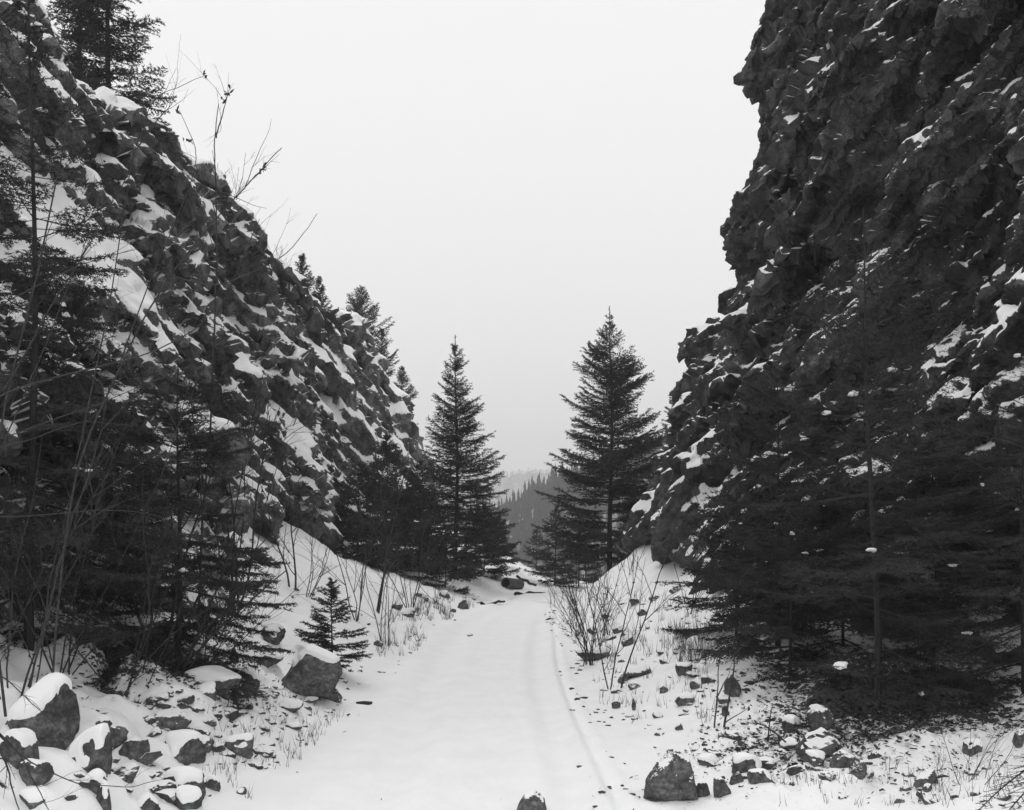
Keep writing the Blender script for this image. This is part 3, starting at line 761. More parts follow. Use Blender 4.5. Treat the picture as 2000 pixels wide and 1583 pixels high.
make_tree('little fir sapling behind the big square boulder beside the track', p-np.array([0, 0, .04]), 1.12, .52, 113, mat=M_needle, snow=8,
          dz=.085, nb=5, tstep=.045, tmax=.16, seg=.025, k=7, nl=.036, nw=.008, e0=-8, e1=38, curl=14, jit=.35, trunk_r=.014)

# ------------------------------------------------------------------ stones
def rock_geo(seed, sub=3, planes=14, rough=.035, outline=None):
    """an angular stone: the space inside a set of random planes, then chipped and roughened"""
    r = np.random.default_rng(seed); V, T = ICO[sub]
    if outline is not None:                              # planes that follow the outline seen in the photograph (x, z)
        o = np.array(outline, float); c = (o.max(0)+o.min(0))/2; o = (o-c)/(o.max(0)-o.min(0)).max()*2
        nn, hh = [], []
        for k in range(len(o)):
            a, b = o[k], o[(k+1) % len(o)]; d = b-a; n2 = np.array([d[1], -d[0]]); n2 /= np.linalg.norm(n2)
            if n2 @ a < 0: n2 = -n2
            for ty in (-.28, .35):
                v = np.array([n2[0], ty, n2[1]]); l = np.linalg.norm(v); nn.append(v/l); hh.append((n2 @ a)/l)
        for v, h_ in (((.25, -1, .35), .62), ((-.45, -1, .15), .66), ((.1, -1, -.3), .66), ((.1, 1, .2), .7), ((-.2, 1, -.1), .7)):
            v = np.array(v); nn.append(v/np.linalg.norm(v)); hh.append(h_)
        n = np.array(nn); hgt = np.array(hh); lim = 9
    else:
        n = r.normal(size=(planes, 3)); n /= np.linalg.norm(n, axis=1)[:, None]
        hgt = r.uniform(.55, .95, planes); lim = 1.12
    dt = V @ n.T
    rr = np.where(dt > .03, hgt[None]/np.maximum(dt, .03), 9).min(1); rr = np.minimum(rr, lim)
    P = V*rr[:, None]
    if sub >= 2:
        rv, ox, oy, oz, ed = cells(P[:, 0]*2.6+seed, P[:, 1]*2.6, P[:, 2]*2.6, seed)
        t1 = (rv*131.7) % 1 - .5; t2 = (rv*57.3) % 1-.5; t3 = (rv*17.3) % 1-.5
        P *= (1 + (.06 if outline is None else .035)*((rv-.5)*1.1 + 1.5*(t1*ox+t2*oy+t3*oz)))[:, None]
        P *= (1 + rough*(fbm(P[:, 0]*4, P[:, 1]*4, P[:, 2]*4, seed, 4) - .5*np.abs(fbm(P[:, 0]*9, P[:, 1]*9, P[:, 2]*9, seed+9, 2))))[:, None]
    return P, T
def cap_geo(P, T, thick, thr=.35, seed=0):
    """the snow lying on a stone: its surface raised where it faces up, sunk inside the stone elsewhere"""
    a, b, c = P[T[:, 0]], P[T[:, 1]], P[T[:, 2]]; fn = np.cross(b-a, c-a); vn = np.zeros_like(P)
    for k in range(3): np.add.at(vn, T[:, k], fn)
    vn /= np.linalg.norm(vn, axis=1)[:, None]+1e-12
    s = np.max(np.abs(P))
    m = sstep(thr-.15, thr+.2, vn[:, 2] + .22*fbm(P[:, 0]/s*5, P[:, 1]/s*5, P[:, 2]/s*5, seed+7, 3) + .25*fbm(P[:, 0]/s*2, P[:, 1]/s*2, P[:, 2]/s*2, seed, 3))
    A = np.concatenate([T[:, 0], T[:, 1], T[:, 2]]); B = np.concatenate([T[:, 1], T[:, 2], T[:, 0]])
    def lap(X):
        acc = X.copy(); w = np.ones(len(P)); 
        if X.ndim == 1: np.add.at(acc, A, X[B])
        else:
            for k in range(3): np.add.at(acc[:, k], A, X[B, k])
        np.add.at(w, A, 1); return acc/(w if X.ndim == 1 else w[:, None])
    for _ in range(3 if len(P) > 2000 else 1): m = lap(m)
    m = sstep(.18, .8, m)*sstep(-.1, .25, P[:, 2]/np.abs(P[:, 2]).max() + .0)
    Q = P*(.94 + .03*m)[:, None]; Sm = P.copy()
    for _ in range(10 if len(P) > 2000 else 3): Sm = lap(Sm)
    Q = Q*(1-m)[:, None] + (Sm*1.05)*m[:, None]
    Q[:, 2] += m*thick*(1 + .25*fbm(P[:, 0]/s*1.5, P[:, 1]/s*1.5, P[:, 2]*0, seed+3, 2)); Q[:, :2] *= (1+.05*m)[:, None]
    return Q
EU = []
def stone(px, py, w, h, label, seed=None, cap=0, mat=None, rot=None, sub=3, group=None, cat='rock', name='boulder', planes=14, sink=.32, thr=.35, loc=None, depth=.85, outline=None):
    if outline is not None: sink = .07 if w > 70 else .2; thr = .55
    p = hit(px, py) if loc is None else np.array(loc)
    sc = p[1]/F; W, Hh = w*sc, h*sc
    seed = seed or int(px*7+py)
    P, T = rock_geo(seed, sub, planes, outline=outline)
    r = np.random.default_rng(seed)
    a = 0 if outline is not None else (rot if rot is not None else r.uniform(0, 6.28)); c, s = math.cos(a), math.sin(a)
    P = np.stack([P[:, 0]*c-P[:, 1]*s, P[:, 0]*s+P[:, 1]*c, P[:, 2]], -1)
    e = P.max(0)-P.min(0); P = (P-(P.max(0)+P.min(0))/2)/e
    P *= np.array([W, W*depth, Hh/(1-sink)])
    # rest it in the ground
    o = link(name, mesh_np(name, P, [T], mat or M_rock), loc=(p[0], p[1]+W*.25, p[2] + P[:, 2].max()*(1-2*sink)))
    tag(o, label, cat, group)
    if cap:
        link('snow_cap', mesh_np('snow_cap', cap_geo(P, T, cap*Hh, thr, seed), [T], M_cap, True), o)
    return o

S = [ # px, py(base), width, height, cap thickness, label
 (60,1440,150,120,.22,'large dark boulder with a thick two tier snow cap at the left edge'),
 (62,1528,85,60,0,'rounded dark boulder below the large snow capped one at the left edge'),
 (25,1490,110,75,.3,'snow buried boulder at the left edge between two dark ones'),
 (160,1500,130,95,.45,'long boulder wholly wrapped in snow right of the large left edge boulder'),
 (215,1460,90,55,0,'dark broken rock under the drooping fir branches'),
 (255,1485,60,38,.0,'wedge of dark rock beside the litter under the left fir'),
 (350,1490,115,60,.4,'flat boulder under a smooth snow hood near the track, left foreground'),
 (352,1545,120,50,.25,'ribbed layered rock below the snow hooded flat boulder'),
 (285,1583,70,40,.2,'dark pointed rock at the bottom edge, left foreground'),
 (198,1575,45,58,.35,'narrow snow capped rock at the bottom left'),
 (362,1582,55,38,.3,'low snow capped rock at the bottom edge near the track'),
 (60,1572,90,30,.5,'snow buried rock at the bottom left corner'),
 (182,1546,46,34,.3,'small rock in the hollow right of the wrapped boulder'),
 (330,1425,70,34,0,'dark rock on the litter edge under the left fir tips'),
 (600,1362,128,98,.09,'big square dark boulder with a thin snow roof beside the track'),
 (645,1366,45,20,0,'small rock tucked against the big square boulder'),
 (530,1256,46,36,.15,'rounded dark stone above the snowy slope left of the sapling fir'),
 (455,1292,20,26,.1,'small upright stone left of the rounded dark stone'),
 (515,1298,64,20,.3,'low slab with a snow lid left of the big square boulder'),
 (405,1336,120,30,.15,'long dark slab with snow heaped on it on the left slope'),
 (488,1334,34,24,.2,'blocky stone right of the long dark slab'),
 (432,1364,30,36,.1,'upright angular stone with a sharp snowy edge on the left slope'),
 (398,1356,44,20,.3,'low stone left of the upright angular stone'),
 (566,1388,50,17,.3,'flat stone below the big square boulder'),
 (462,1472,62,32,.3,'oval snow capped stone alone at the left track margin'),
 (452,1396,20,18,0,'small square stone in the snow below the upright angular stone'),
 (458,1372,18,22,0,'dark chip of stone right of the upright angular stone'),
 (572,1424,34,11,.3,'thin flat stone near the track edge on the left'),
 (470,1552,20,12,.2,'small dark stone by itself at the lower left track edge'),
 (412,1542,36,26,.3,'stone with a snow bonnet left of the lower track edge'),
 (905,1190,24,18,0,'grey stone on the left verge under the tall narrow fir'),
 (885,1196,12,7,0,'small stone left of the grey verge stone'),
 (868,1168,22,14,.2,'snow topped stone beneath the low dark fir'),
 (775,1190,24,14,.3,'small snow topped stone at the foot of the snow slope'),
 (795,1206,30,14,.4,'rounded snow lump of stone where the snow slope meets the track'),
 (918,1243,13,6,.3,'tiny stone alone in the middle of the white track'),
 (1314,1564,108,98,0,'largest boulder of the right foreground, peaked and dusted with snow'),
 (1375,1556,30,26,0,'small rough lump leaning on the right of the peaked boulder'),
 (1411,1556,38,34,0,'small dark angular rock right of the peaked boulder'),
 (1038,1590,64,46,.0,'snow dusted rock at the bottom edge in the middle of the track'),
 (1385,1496,44,16,.4,'half buried snow topped stone above the peaked boulder'),
 (1462,1512,64,38,.1,'rounded dark boulder under the broken fir bough'),
 (1440,1530,30,20,0,'pale stone below the rounded dark boulder'),
 (1488,1528,46,22,.1,'flat pale stone right of the rounded dark boulder'),
 (1595,1494,46,26,.12,'pale wedge stone at the edge of the litter, right foreground'),
 (1655,1500,54,32,0,'dark angular stone right of the pale wedge stone'),
 (1680,1520,32,32,0,'dark upright stone at the right end of the stone row'),
 (1620,1524,36,15,0,'small flat stone below the pale wedge stone'),
 (1612,1480,100,56,0,'broad dark boulder in front of the right fir trunk'),
 (1605,1425,56,46,0,'dark block standing on the broad boulder under the right fir'),
 (1550,1428,42,26,.4,'snow capped stone left of the dark block under the right fir'),
 (1545,1466,40,22,.1,'dark stone below the snow capped one by the right fir'),
 (1815,1532,52,28,0,'dark jagged stone among twigs at the lower right'),
 (1905,1470,40,20,.3,'snow topped stone at the right near the litter'),
 (1996,1456,26,30,0,'dark stone cut by the right edge of the photo'),
 (1246,1322,58,22,.0,'rectangular dark slab on the right talus slope'),
 (1218,1332,24,18,0,'small block touching the left end of the rectangular slab'),
 (1240,1346,26,11,0,'wedge stone below the rectangular slab'),
 (1338,1318,34,22,.1,'pale rounded stone on the talus near the right fir tips'),
 (1385,1334,32,13,0,'long dark stone right of centre on the right talus'),
 (1360,1346,24,14,0,'angular stone left of the long dark talus stone'),
 (1297,1354,17,13,0,'small square block in the middle of the right talus'),
 (1340,1376,40,20,.2,'leaning slab with snow in its lee on the right talus'),
 (1434,1362,36,40,0,'dark tall stone under the tip of the right fir branches'),
 (1416,1374,30,13,0,'dark flat stone touching the tall one under the fir tips'),
 (1238,1388,9,22,0,'narrow upright splinter of stone on the right talus'),
 (1204,1384,18,14,0,'dark block on the left margin of the right talus'),
 (1285,1403,22,11,.3,'dark stone in a snow hollow on the lower talus'),
 (1327,1427,17,13,0,'little dark cube of stone low on the right talus'),
 (1285,1438,14,7,0,'lowest small stone of the right talus'),
 (1240,1182,18,13,0,'dark stone high on the right talus snow slope'),
 (1255,1202,22,12,.3,'snow topped stone below the high dark one on the right talus'),
 (1160,1290,72,24,.2,'long leaning slab beneath the bare shrub on the right'),
 (1226,1262,26,26,0,'dark rounded stone right of the bare shrub stems'),
 (1188,1207,28,10,.3,'flat stone in the snow behind the bare shrub'),
 (1162,1238,30,13,.1,'pale low stone left of the shrub stems'),
 (1210,1236,26,14,.2,'mossy looking stone behind the right shrub stem'),
 (1418,1398,16,20,0,'pale upright stone by the thin sapling on the right'),
 (1318,1158,22,9,0,'thin stone at the foot of the right cliff'),
 (1338,1186,24,9,0,'flat dark stone where the talus meets the right cliff'),
 (1205,1424-70,24,9,.2,'low stone at the left foot of the right talus'),
]
OUT = {'snow dusted ': [(0, 2), (6, 22), (18, 38), (38, 46), (58, 32), (64, 4)],
       'big square d': [(537, 20), (565, 62), (597, 95), (655, 68), (660, 45), (637, 0), (585, 2)],
       'largest boul': [(1262, 0), (1268, 38), (1290, 68), (1318, 92), (1350, 74), (1360, 30), (1366, 2)],
       'rectangular ': [(0, 2), (4, 14), (54, 22), (60, 10), (50, 2)], 'upright angu': [(0, 0), (4, 20), (26, 36), (28, 0)],
       }
for i, (px, py, w, h, cp, lab) in enumerate(S):
    big = w*h > 2500
    if px < 520 and py > 1400 and big: w, h = w*(.9 if px == 60 and py == 1440 else .72), h*(.9 if px == 60 and py == 1440 else .72)
    stone(px, py, w, h, lab, cap=cp*.62, sink=.5 if (cp and px < 520) else .36, sub=4 if w > 100 else (3 if w > 24 else 2), outline=OUT.get(lab[:12]), name='boulder' if big else 'stone', cat='boulder' if big else 'stone',
          mat=(M_rockb if (cp or 1600 > px > 1380 or 300 > px > 190) else M_rock), seed=500+i*3)

# scattered smaller stones
protos = []
for i in range(9):
    P, T = rock_geo(900+i, 2, 11); e = P.max(0)-P.min(0)
    protos.append(mesh_np('stone', P/e, [T], M_rock))
r = np.random.default_rng(5)
def scatter(n, box, smin, smax, noun, place, group, low, mid, high, name='stone', cat='stone'):
    k = 0; tries = 0
    while k < n and tries < n*30:
        tries += 1
        px = r.uniform(box[0], box[2]); py = r.uniform(box[1], box[3])
        p = hit(px, py); l, rr = edges(p[1])
        if l-.05 < p[0] < rr+.1: continue
        if p[1] > 40: continue
        if vnoise(p[0]*1.2, p[1]*1.2, 0, 66) < -.15: continue
        s = smin + (smax-smin)*r.random()**2.4
        kx, ky, kz = r.uniform(.8, 1.5), r.uniform(.7, 1.1), r.uniform(.45, .85)
        o = link(name, protos[r.integers(len(protos))], loc=(p[0], p[1], p[2]+s*r.uniform(-.16, .06)),
                 rot=(r.uniform(-.4, .4), r.uniform(-.4, .4), r.uniform(0, 6.28)), scale=(s*kx, s*ky, s*kz))
        size = 'tiny' if s < smin+(smax-smin)*.12 else ('small' if s < smin+(smax-smin)*.45 else 'larger')
        shape = 'flat' if kz < .55 else ('squarish' if kx < 1.05 else 'long')
        f = (py-box[1])/(box[3]-box[1]); h_ = (px-box[0])/(box[2]-box[0])
        zone = (high if f < .33 else (mid if f < .66 else low)) + (', left part' if h_ < .34 else (', middle' if h_ < .67 else ', right part'))
        tag(o, '%s %s %s %s %s' % (size, shape, noun, place, zone), cat, group); k += 1
scatter(75, (1100, 1120, 1560, 1500), .04, .2, 'dark stone', 'on the right talus,', 'small stones on the right talus', 'lowest band', 'middle band', 'upper band')
scatter(70, (300, 1150, 760, 1560), .04, .22, 'dark stone', 'on the left slope,', 'small stones on the left slope', 'lowest band', 'middle band', 'upper band')
scatter(25, (130, 1380, 420, 1560), .05, .2, 'rock fragment', 'by the left firs,', 'rock fragments by the left firs', 'near the bottom edge', 'on the litter', 'under the branches')
scatter(25, (1430, 1440, 2000, 1575), .03, .15, 'rock fragment', 'by the right fir,', 'rock fragments by the right fir', 'near the bottom edge', 'at the litter edge', 'in the litter')
scatter(14, (800, 1160, 1010, 1215), .08, .25, 'snowy stone', 'near the bend,', 'verge stones near the bend', 'near verge', 'mid verge', 'far verge')

# the smallest rubble, past counting: one object
mb = MB(); PR_ = [rock_geo(950+i, 1, 9) for i in range(6)]
for (n, bx_) in ((230, (1100, 1130, 1560, 1500)), (230, (300, 1150, 760, 1560)), (70, (1430, 1440, 2000, 1575))):
    k = 0
    while k < n:
        p = hit(r.uniform(bx_[0], bx_[2]), r.uniform(bx_[1], bx_[3])); l, rr = edges(p[1]); k += 1
        if l-.05 < p[0] < rr+.1 or p[1] > 40 or vnoise(p[0]*1.2, p[1]*1.2, 0, 66) < -.1: continue
        s_ = r.uniform(.02, .07)*(1+p[1]/30); P, T = PR_[int(r.integers(6))]; a = r.uniform(0, 6.28); c, d = math.cos(a), math.sin(a)
        P = P*np.array([r.uniform(.5, .9), .5, r.uniform(.25, .5)])*s_
        mb.add(np.stack([P[:, 0]*c-P[:, 1]*d, P[:, 0]*d+P[:, 1]*c, P[:, 2]], -1)+p+[0, 0, -.1*s_], T=T)
tag(link('rubble', mb.mesh('rubble', M_rock)), kind='stuff')

# ------------------------------------------------------------------ blocks of the cliffs (parts of each cliff)
blk = {}
for key, m_ in (('l', rock_mat('block_left', 'normal', .035, .17, .42)), ('r', rock_mat('block_right', 'normal', .028, .13, .60))):
    blk[key] = []
    for i in range(6):
        P, T = rock_geo(700+i, 3, 15, rough=.03); e = P.max(0)-P.min(0); blk[key].append(mesh_np('rock_block', P/e, [T], m_))
def blocks(parent, P, Nn, key, n, seed, side):
    r = np.random.default_rng(seed); k = 0
    while k < n:
        i = int(r.integers(10, P.shape[0]-30)); j = int(r.uniform(.12, .95)*P.shape[1])
        p = P[i, j]; 
        if p[2] < .6 or p[1] < 13 or p[1] > 48: continue
        s = r.uniform(.2, .75)*(.6+p[1]/45)
        if key == 'l' and abs(p[1]-10.6) < 2.2 and abs(p[2]-5.3) < 1.2: continue
        link('rock_block', blk[key][int(r.integers(6))], parent, loc=(p[0]+side*s*.2, p[1], p[2]), rot=(-.3+r.normal()*.4, side*.3+r.normal()*.45, r.normal()*.8),
             scale=(s*.8, s*r.uniform(.8, 1.6), s*r.uniform(.5, 1.0)))
        k += 1
blocks(left, PL, NL, 'l', 90, 11, -1)
blocks(right, PR, NR, 'r', 70, 12, 1)

# ------------------------------------------------------------------ culvert pipe and debris at the bend
p = hit(988, 1150); R = .18
pipe = bpy.data.objects.new('culvert_pipe', None); COL.objects.link(pipe); pipe.location = (p[0], p[1], p[2]+.2); pipe.rotation_euler = (math.radians(-5), 0, math.radians(-24))
tag(pipe, 'short dark open ended culvert pipe lying on the snow bank at the bend', 'pipe')
mb = MB(); n = 20; th = np.arange(n)*2*math.pi/n; V = []; Q = []
xs_ = np.linspace(0, 1.2, 31); prof_ = [(x_, R+.012*math.cos(i*math.pi)) for i, x_ in enumerate(xs_)]
full = prof_ + [(1.2, R-.03), (0, R-.03)]
for (x_, rr) in full:
    for a in th: V.append((rr*math.cos(a), x_, rr*math.sin(a)))
L = len(full)
for i in range(L):
    for k in range(n):
        if i == L-2: continue
        Q.append((i*n+k, i*n+(k+1) % n, ((i+1) % L)*n+(k+1) % n, ((i+1) % L)*n+k))
for v_, q_, nm, mt in ((V, Q, 'wall', M_pipe),):
    link(nm, mesh_np(nm, np.array(v_), [np.array(q_)], mt), pipe)
V = [(R-.031)*np.array([math.cos(a), 0, math.sin(a)]) + np.array([0, x_, 0]) for x_ in (.01, 1.19) for a in th]
Q = [(k, k+n, (k+1) % n+n, (k+1) % n) for k in range(n)]
link('lining', mesh_np('lining', np.array(V), [np.array(Q)], M_pipe_in), pipe)
for i, (x0, y0, x1, y1, rad, lab) in enumerate([
    (1005, 1162, 1062, 1158, .05, 'fallen snowy log across the bend of the track'),
    (1010, 1128, 1048, 1146, .06, 'dark log leaning beside the culvert pipe'),
    (940, 1182, 985, 1178, .04, 'broken branch at the track edge under the low firs')]):
    a = hit(x0, y0); b = hit(x1, y1); c = (a+b)/2
    pts = np.array([a+(b-a)*t for t in np.linspace(0, 1, 7)]) + r.normal(size=(7, 3))*.03; pts[:, 2] += rad*.7
    mb = MB(); mb.tube(pts-c, rad*np.linspace(1.1, .7, 7), 7)
    tag(link('log', mb.mesh('log', M_bark), loc=c), lab, 'log')

# ------------------------------------------------------------------ bare shrubs and saplings
def grow(mb, p, d, L, rad, r, depth, leaves, bend=.12, kids=4, up=.15):
    n = 7; ds = L/n; pts = [p]; p = p.copy(); d = d/np.linalg.norm(d)
    dd = []
    for i in range(n):
        d = d + r.normal(size=3)*bend + np.array([0, 0, up*.12]); d /= np.linalg.norm(d)
        p = p + d*ds; pts.append(p); dd.append(d)
    mb.tube(pts, np.linspace(rad, rad*.35, n+1), 4 if rad > .004 else 3)
    if depth > 0:
        for q in range(kids):
            f = r.uniform(.25, .95); i = int(f*n)
            s = r.normal(size=3); s -= dd[min(i, n-1)]*np.dot(s, dd[min(i, n-1)]); s /= np.linalg.norm(s)+1e-9
            nd = dd[min(i, n-1)]*.8 + s*.65 + np.array([0, 0, up])
            grow(mb, pts[i], nd, L*r.uniform(.3, .55)*(1.1-f*.5), rad*.5, r, depth-1, leaves, bend, max(2, kids-1), up)
    elif leaves is not None and r.random() < .3:
        leaves.append(pts[-1])
def leafmesh(pts, r, s=.022, n=3):
    V = []; T = []
    for p in pts:
        for k in range(n):
            a = r.normal(size=3)*s; b = r.normal(size=3)*s; c0 = p + r.normal(size=3)*s*.6
            i = len(V); V += [c0, c0+a, c0+a*.6+b, c0+b*.8]; T += [(i, i+1, i+2), (i, i+2, i+3)]
    return np.array(V), np.array(T)
def shrub(px, py, H, label, stems=5, seed=1, spread=.35, depth=2, rad=.008, kids=4, leaves=False, loc=None, group=None, cat='bare shrub', name='bare_shrub', lean=(0, 0), bend=.1):
    p = hit(px, py) if loc is None else np.array(loc, float)
    r = np.random.default_rng(seed)
    root = bpy.data.objects.new(name, None); COL.objects.link(root); root.location = p; root.empty_display_size = .2
    tag(root, label, cat, group); lv = [] if leaves else None
    for s in range(stems):
        mb = MB()
        d = np.array([r.normal()*spread+lean[0], r.normal()*spread+lean[1], 1.0])
        grow(mb, np.array([r.normal()*.05, r.normal()*.05, -.08]), d, H*r.uniform(.7, 1.1), rad*r.uniform(.7, 1.1), r, depth, lv, bend, kids)
        link('stem', mb.mesh('stem', M_twig), root)
    if lv:
        V, T = leafmesh(lv, r); link('leaves', mesh_np('leaves', V, [T], M_leaf), root)
    return root
shrub(1150, 1300, 1.7, 'clump of bare upright stems on the right verge, left part of the thicket', 8, 301, .24, 2, .009, 4)
shrub(1165, 1290, 1.5, 'thin bare stems growing from behind the long leaning slab', 6, 302, .3, 2, .007, 4)
shrub(1198, 1345, 2.0, 'tallest bare forked shrub on the right verge', 3, 303, .15, 2, .011, 5)
shrub(1190, 1240, 1.4, 'fine bare shrub half way up the right talus', 8, 304, .25, 2, .006, 4)
shrub(1128, 1245, 1.3, 'bare twiggy shrub where the right talus meets the track', 8, 305, .2, 2, .006, 4)
shrub(1086, 1185, 1.1, 'little bare shrub at the track edge by the right talus crest', 4, 306, .3, 2, .006, 3)
shrub(1235, 1120, 1.6, 'bare bush high on the right talus crest with a few clinging leaves', 5, 307, .25, 2, .008, 4, True)
shrub(1412, 1420, .95, 'solitary thin sapling in the snow left of the right fir', 2, 308, .05, 1, .011, 2, name='bare_sapling', cat='bare sapling')
shrub(572, 1145, 2.3, 'slim bare sapling on the left snow slope below the dark rock', 2, 309, .1, 2, .017, 5, name='bare_sapling', cat='bare sapling')
shrub(600, 1165, 1.3, 'bare shrub leaning right on the left snow slope', 4, 310, .2, 2, .010, 4, lean=(.3, 0))
shrub(735, 1195, 3.6, 'tall pale bare sapling in front of the dark left firs', 2, 311, .08, 2, .026, 5, name='bare_sapling', cat='bare sapling')
shrub(752, 1262, 1.7, 'cluster of bare stems at the left track edge', 5, 312, .18, 2, .008, 4)
shrub(700, 1215, 2.4, 'bare shrub between the little fir and the dark firs', 5, 313, .22, 2, .010, 4)
shrub(800, 1195, 2.6, 'bare grey bush in front of the left firs near the bend', 6, 314, .25, 2, .011, 4)
shrub(855, 1180, 1.6, 'low bare bush on the verge under the tall narrow fir', 6, 315, .35, 2, .007, 4)
shrub(300, 1300, 2.2, 'bare forked shrub rising behind the long dark slab on the left', 6, 316, .32, 3, .018, 4, lean=(.25, 0))
shrub(330, 1320, 1.4, 'low arching bare shrub reaching over the left snow slope', 4, 317, .3, 2, .013, 5, lean=(.9, 0))
shrub(1350, 1290, .6, 'sparse dry weeds at the left fringe of the right fir', 6, 318, .3, 1, .003, 3)
shrub(1350, 1200, 1.6, 'tangled bare bush at the foot of the right cliff', 7, 319, .4, 3, .008, 4)
shrub(1450, 1190, 2.8, 'bare grey thicket in front of the right cliff behind the firs', 7, 320, .3, 3, .011, 4, loc=(3.3, 14.2, .6))
shrub(1560, 1190, 3.2, 'tall bare shrub against the right cliff above the fir tips', 5, 321, .25, 3, .012, 4, loc=(3.45, 12.3, .6))
shrub(470, 400, 1.9, 'twiggy leafless bush on the left rim against the sky', 9, 322, .4, 3, .011, 4, loc=at(455, 450, 23)+np.array([-.2, 0, -.2]))
shrub(530, 500, 1.2, 'small leafless bush lower on the left rim', 7, 323, .45, 2, .008, 4, loc=at(535, 545, 26.5)+np.array([-.1, 0, -.1]))
shrub(440, 1200, 3.0, 'leafless bush in the gully below the left cliff', 6, 324, .22, 2, .013, 5, loc=at(455, 1185, 12.0))

shrub(120, 1330, 2.6, 'tangle of dark bare stems in front of the large left edge fir', 7, 340, .4, 3, .008, 4)
shrub(250, 1345, 2.0, 'dark bare thicket between the two left firs', 7, 341, .45, 3, .007, 4)
shrub(395, 1290, 1.5, 'arching dark twigs right of the bushy left fir', 5, 342, .5, 2, .006, 5, lean=(.4, 0))
shrub(30, 1370, 2.4, 'dark bare brush at the very left edge behind the snow capped boulder', 6, 343, .4, 3, .008, 4)
def traced(name, label, lines, Y, rad, seed, leaves=(), kids=3, cat='bare sapling', rootY=None):
    """a sapling near the camera whose limbs the photograph shows clearly: limbs are separate branches of one plant"""
    r = np.random.default_rng(seed)
    P = [[at(a, b, Y + dy) for (a, b, dy) in ln] for ln in lines]
    base = P[0][0].copy(); base[2] = float(ground_z(base[0], base[1]))
    root = bpy.data.objects.new(name, None); COL.objects.link(root); root.location = base; tag(root, label, cat)
    for i, pts in enumerate(P):
        pts = np.array(pts); tt = np.linspace(0, len(pts)-1, len(pts)*5)
        C = np.stack([np.interp(tt, np.arange(len(pts)), pts[:, c]) for c in range(3)], -1)
        for _ in range(3): C[1:-1] = (C[:-2]+C[1:-1]*2+C[2:])/4
        C = C + np.cumsum(r.normal(size=C.shape)*.002*Y/5, axis=0)
        mb = MB(); ra = rad*(1 if i == 0 else .6); mb.tube(C-base, np.linspace(ra, ra*.3, len(C)), 5)
        for q in range(kids):
            k = int(r.uniform(.25, .95)*(len(C)-2)); d = C[k+1]-C[k]; d /= np.linalg.norm(d)
            grow(mb, C[k]-base, d + r.normal(size=3)*.45, .25*Y/5*r.uniform(.5, 1.5), ra*.35, r, 1, None, .12, 2, .1)
        link('branch', mb.mesh('branch', M_twig), root)
    lp = [at(a, b, Y)-base for a, b in leaves]
    if lp:
        V, T = leafmesh(lp, r, .0026*Y, 4); link('leaves', mesh_np('leaves', V, [T], M_leaf), root)
    return root
traced('bare_sapling', 'tall thin sapling reaching into the sky on the left with dry leaves at its tip',
       [[(388, 1240, 0), (395, 1000, 0), (412, 820, 0), (422, 600, 0), (425, 400, 0), (423, 270, 0), (430, 200, 0)],
        [(424, 270, 0), (436, 220, 0), (446, 180, 0)], [(395, 1000, 0), (370, 800, 0), (362, 640, 0)], [(421, 620, 0), (470, 520, 0), (505, 430, 0)]],
       9.0, .012, 401, [(446, 181), (437, 200), (447, 176)], kids=5)
traced('bare_sapling', 'leaning sapling whose long branch crosses to the twin leaves above the left rim',
       [[(95, 1430, 0), (120, 1100, 0), (150, 900, 0), (230, 720, 0), (330, 540, 0), (420, 430, 0), (500, 345, 0), (552, 292, 0)],
        [(330, 540, 0), (430, 560, 0), (560, 500, 0), (620, 410, 0)], [(150, 900, 0), (210, 620, 0), (262, 300, 0), (300, 190, 0), (400, 145, 0)],
        [(262, 300, 0), (310, 230, 0), (345, 195, 0)], [(230, 720, 0), (290, 560, 0), (395, 310, 0), (352, 220, 0)]],
       6.2, .0085, 402, [(522, 328), (515, 330), (399, 147), (346, 220), (368, 275)], kids=4)
traced('bare_sapling', 'dark sapling at the left edge with a curved stem rising to the top',
       [[(10, 1400, 0), (-40, 1000, 0), (10, 760, 0), (60, 560, 0), (95, 380, 0), (130, 200, 0), (115, 40, 0)],
        [(-40, 1000, 0), (20, 820, 0), (80, 680, 0), (150, 500, 0), (240, 350, 0)], [(10, 760, 0), (120, 560, 0), (200, 430, 0), (250, 330, 0)]],
       5.2, .008, 403, kids=5)
traced('bare_shrub', 'arching bare shrub sending long level branches in from the left edge',
       [[(-190, 1500, 0), (-180, 1100, 0), (-140, 860, 0), (0, 765, 0), (150, 722, 0), (280, 690, 0), (380, 640, 0), (400, 600, 0)],
        [(-180, 1100, 0), (-100, 880, 0), (40, 845, 0), (180, 790, 0), (300, 740, 0), (430, 680, 0)],
        [(-180, 1100, 0), (-100, 1010, 0), (40, 1010, 0), (200, 995, 0), (300, 1005, 0), (390, 1050, 0)],
        [(-180, 1100, 0), (-80, 900, 0), (60, 860, 0), (160, 825, 0), (270, 830, 0)],
        [(-140, 860, 0), (-40, 620, 0), (80, 550, 0), (200, 500, 0), (390, 470, 0)]],
       4.6, .006, 404, kids=5, cat='bare shrub')
traced('bare_shrub', 'low dark twigs crossing the snow at the bottom left corner',
       [[(-60, 1560, 0), (0, 1470, 0), (20, 1530, 0), (42, 1600, 0)], [(-60, 1300, 0), (0, 1322, 0), (60, 1380, 0), (130, 1440, 0)],
        [(-20, 1420, 0), (60, 1490, 0), (150, 1530, 0), (250, 1535, 0), (320, 1520, 0)], [(-30, 1400, 0), (40, 1480, 0), (80, 1560, 0), (100, 1600, 0)]],
       4.0, .006, 405, kids=3, cat='bare shrub')
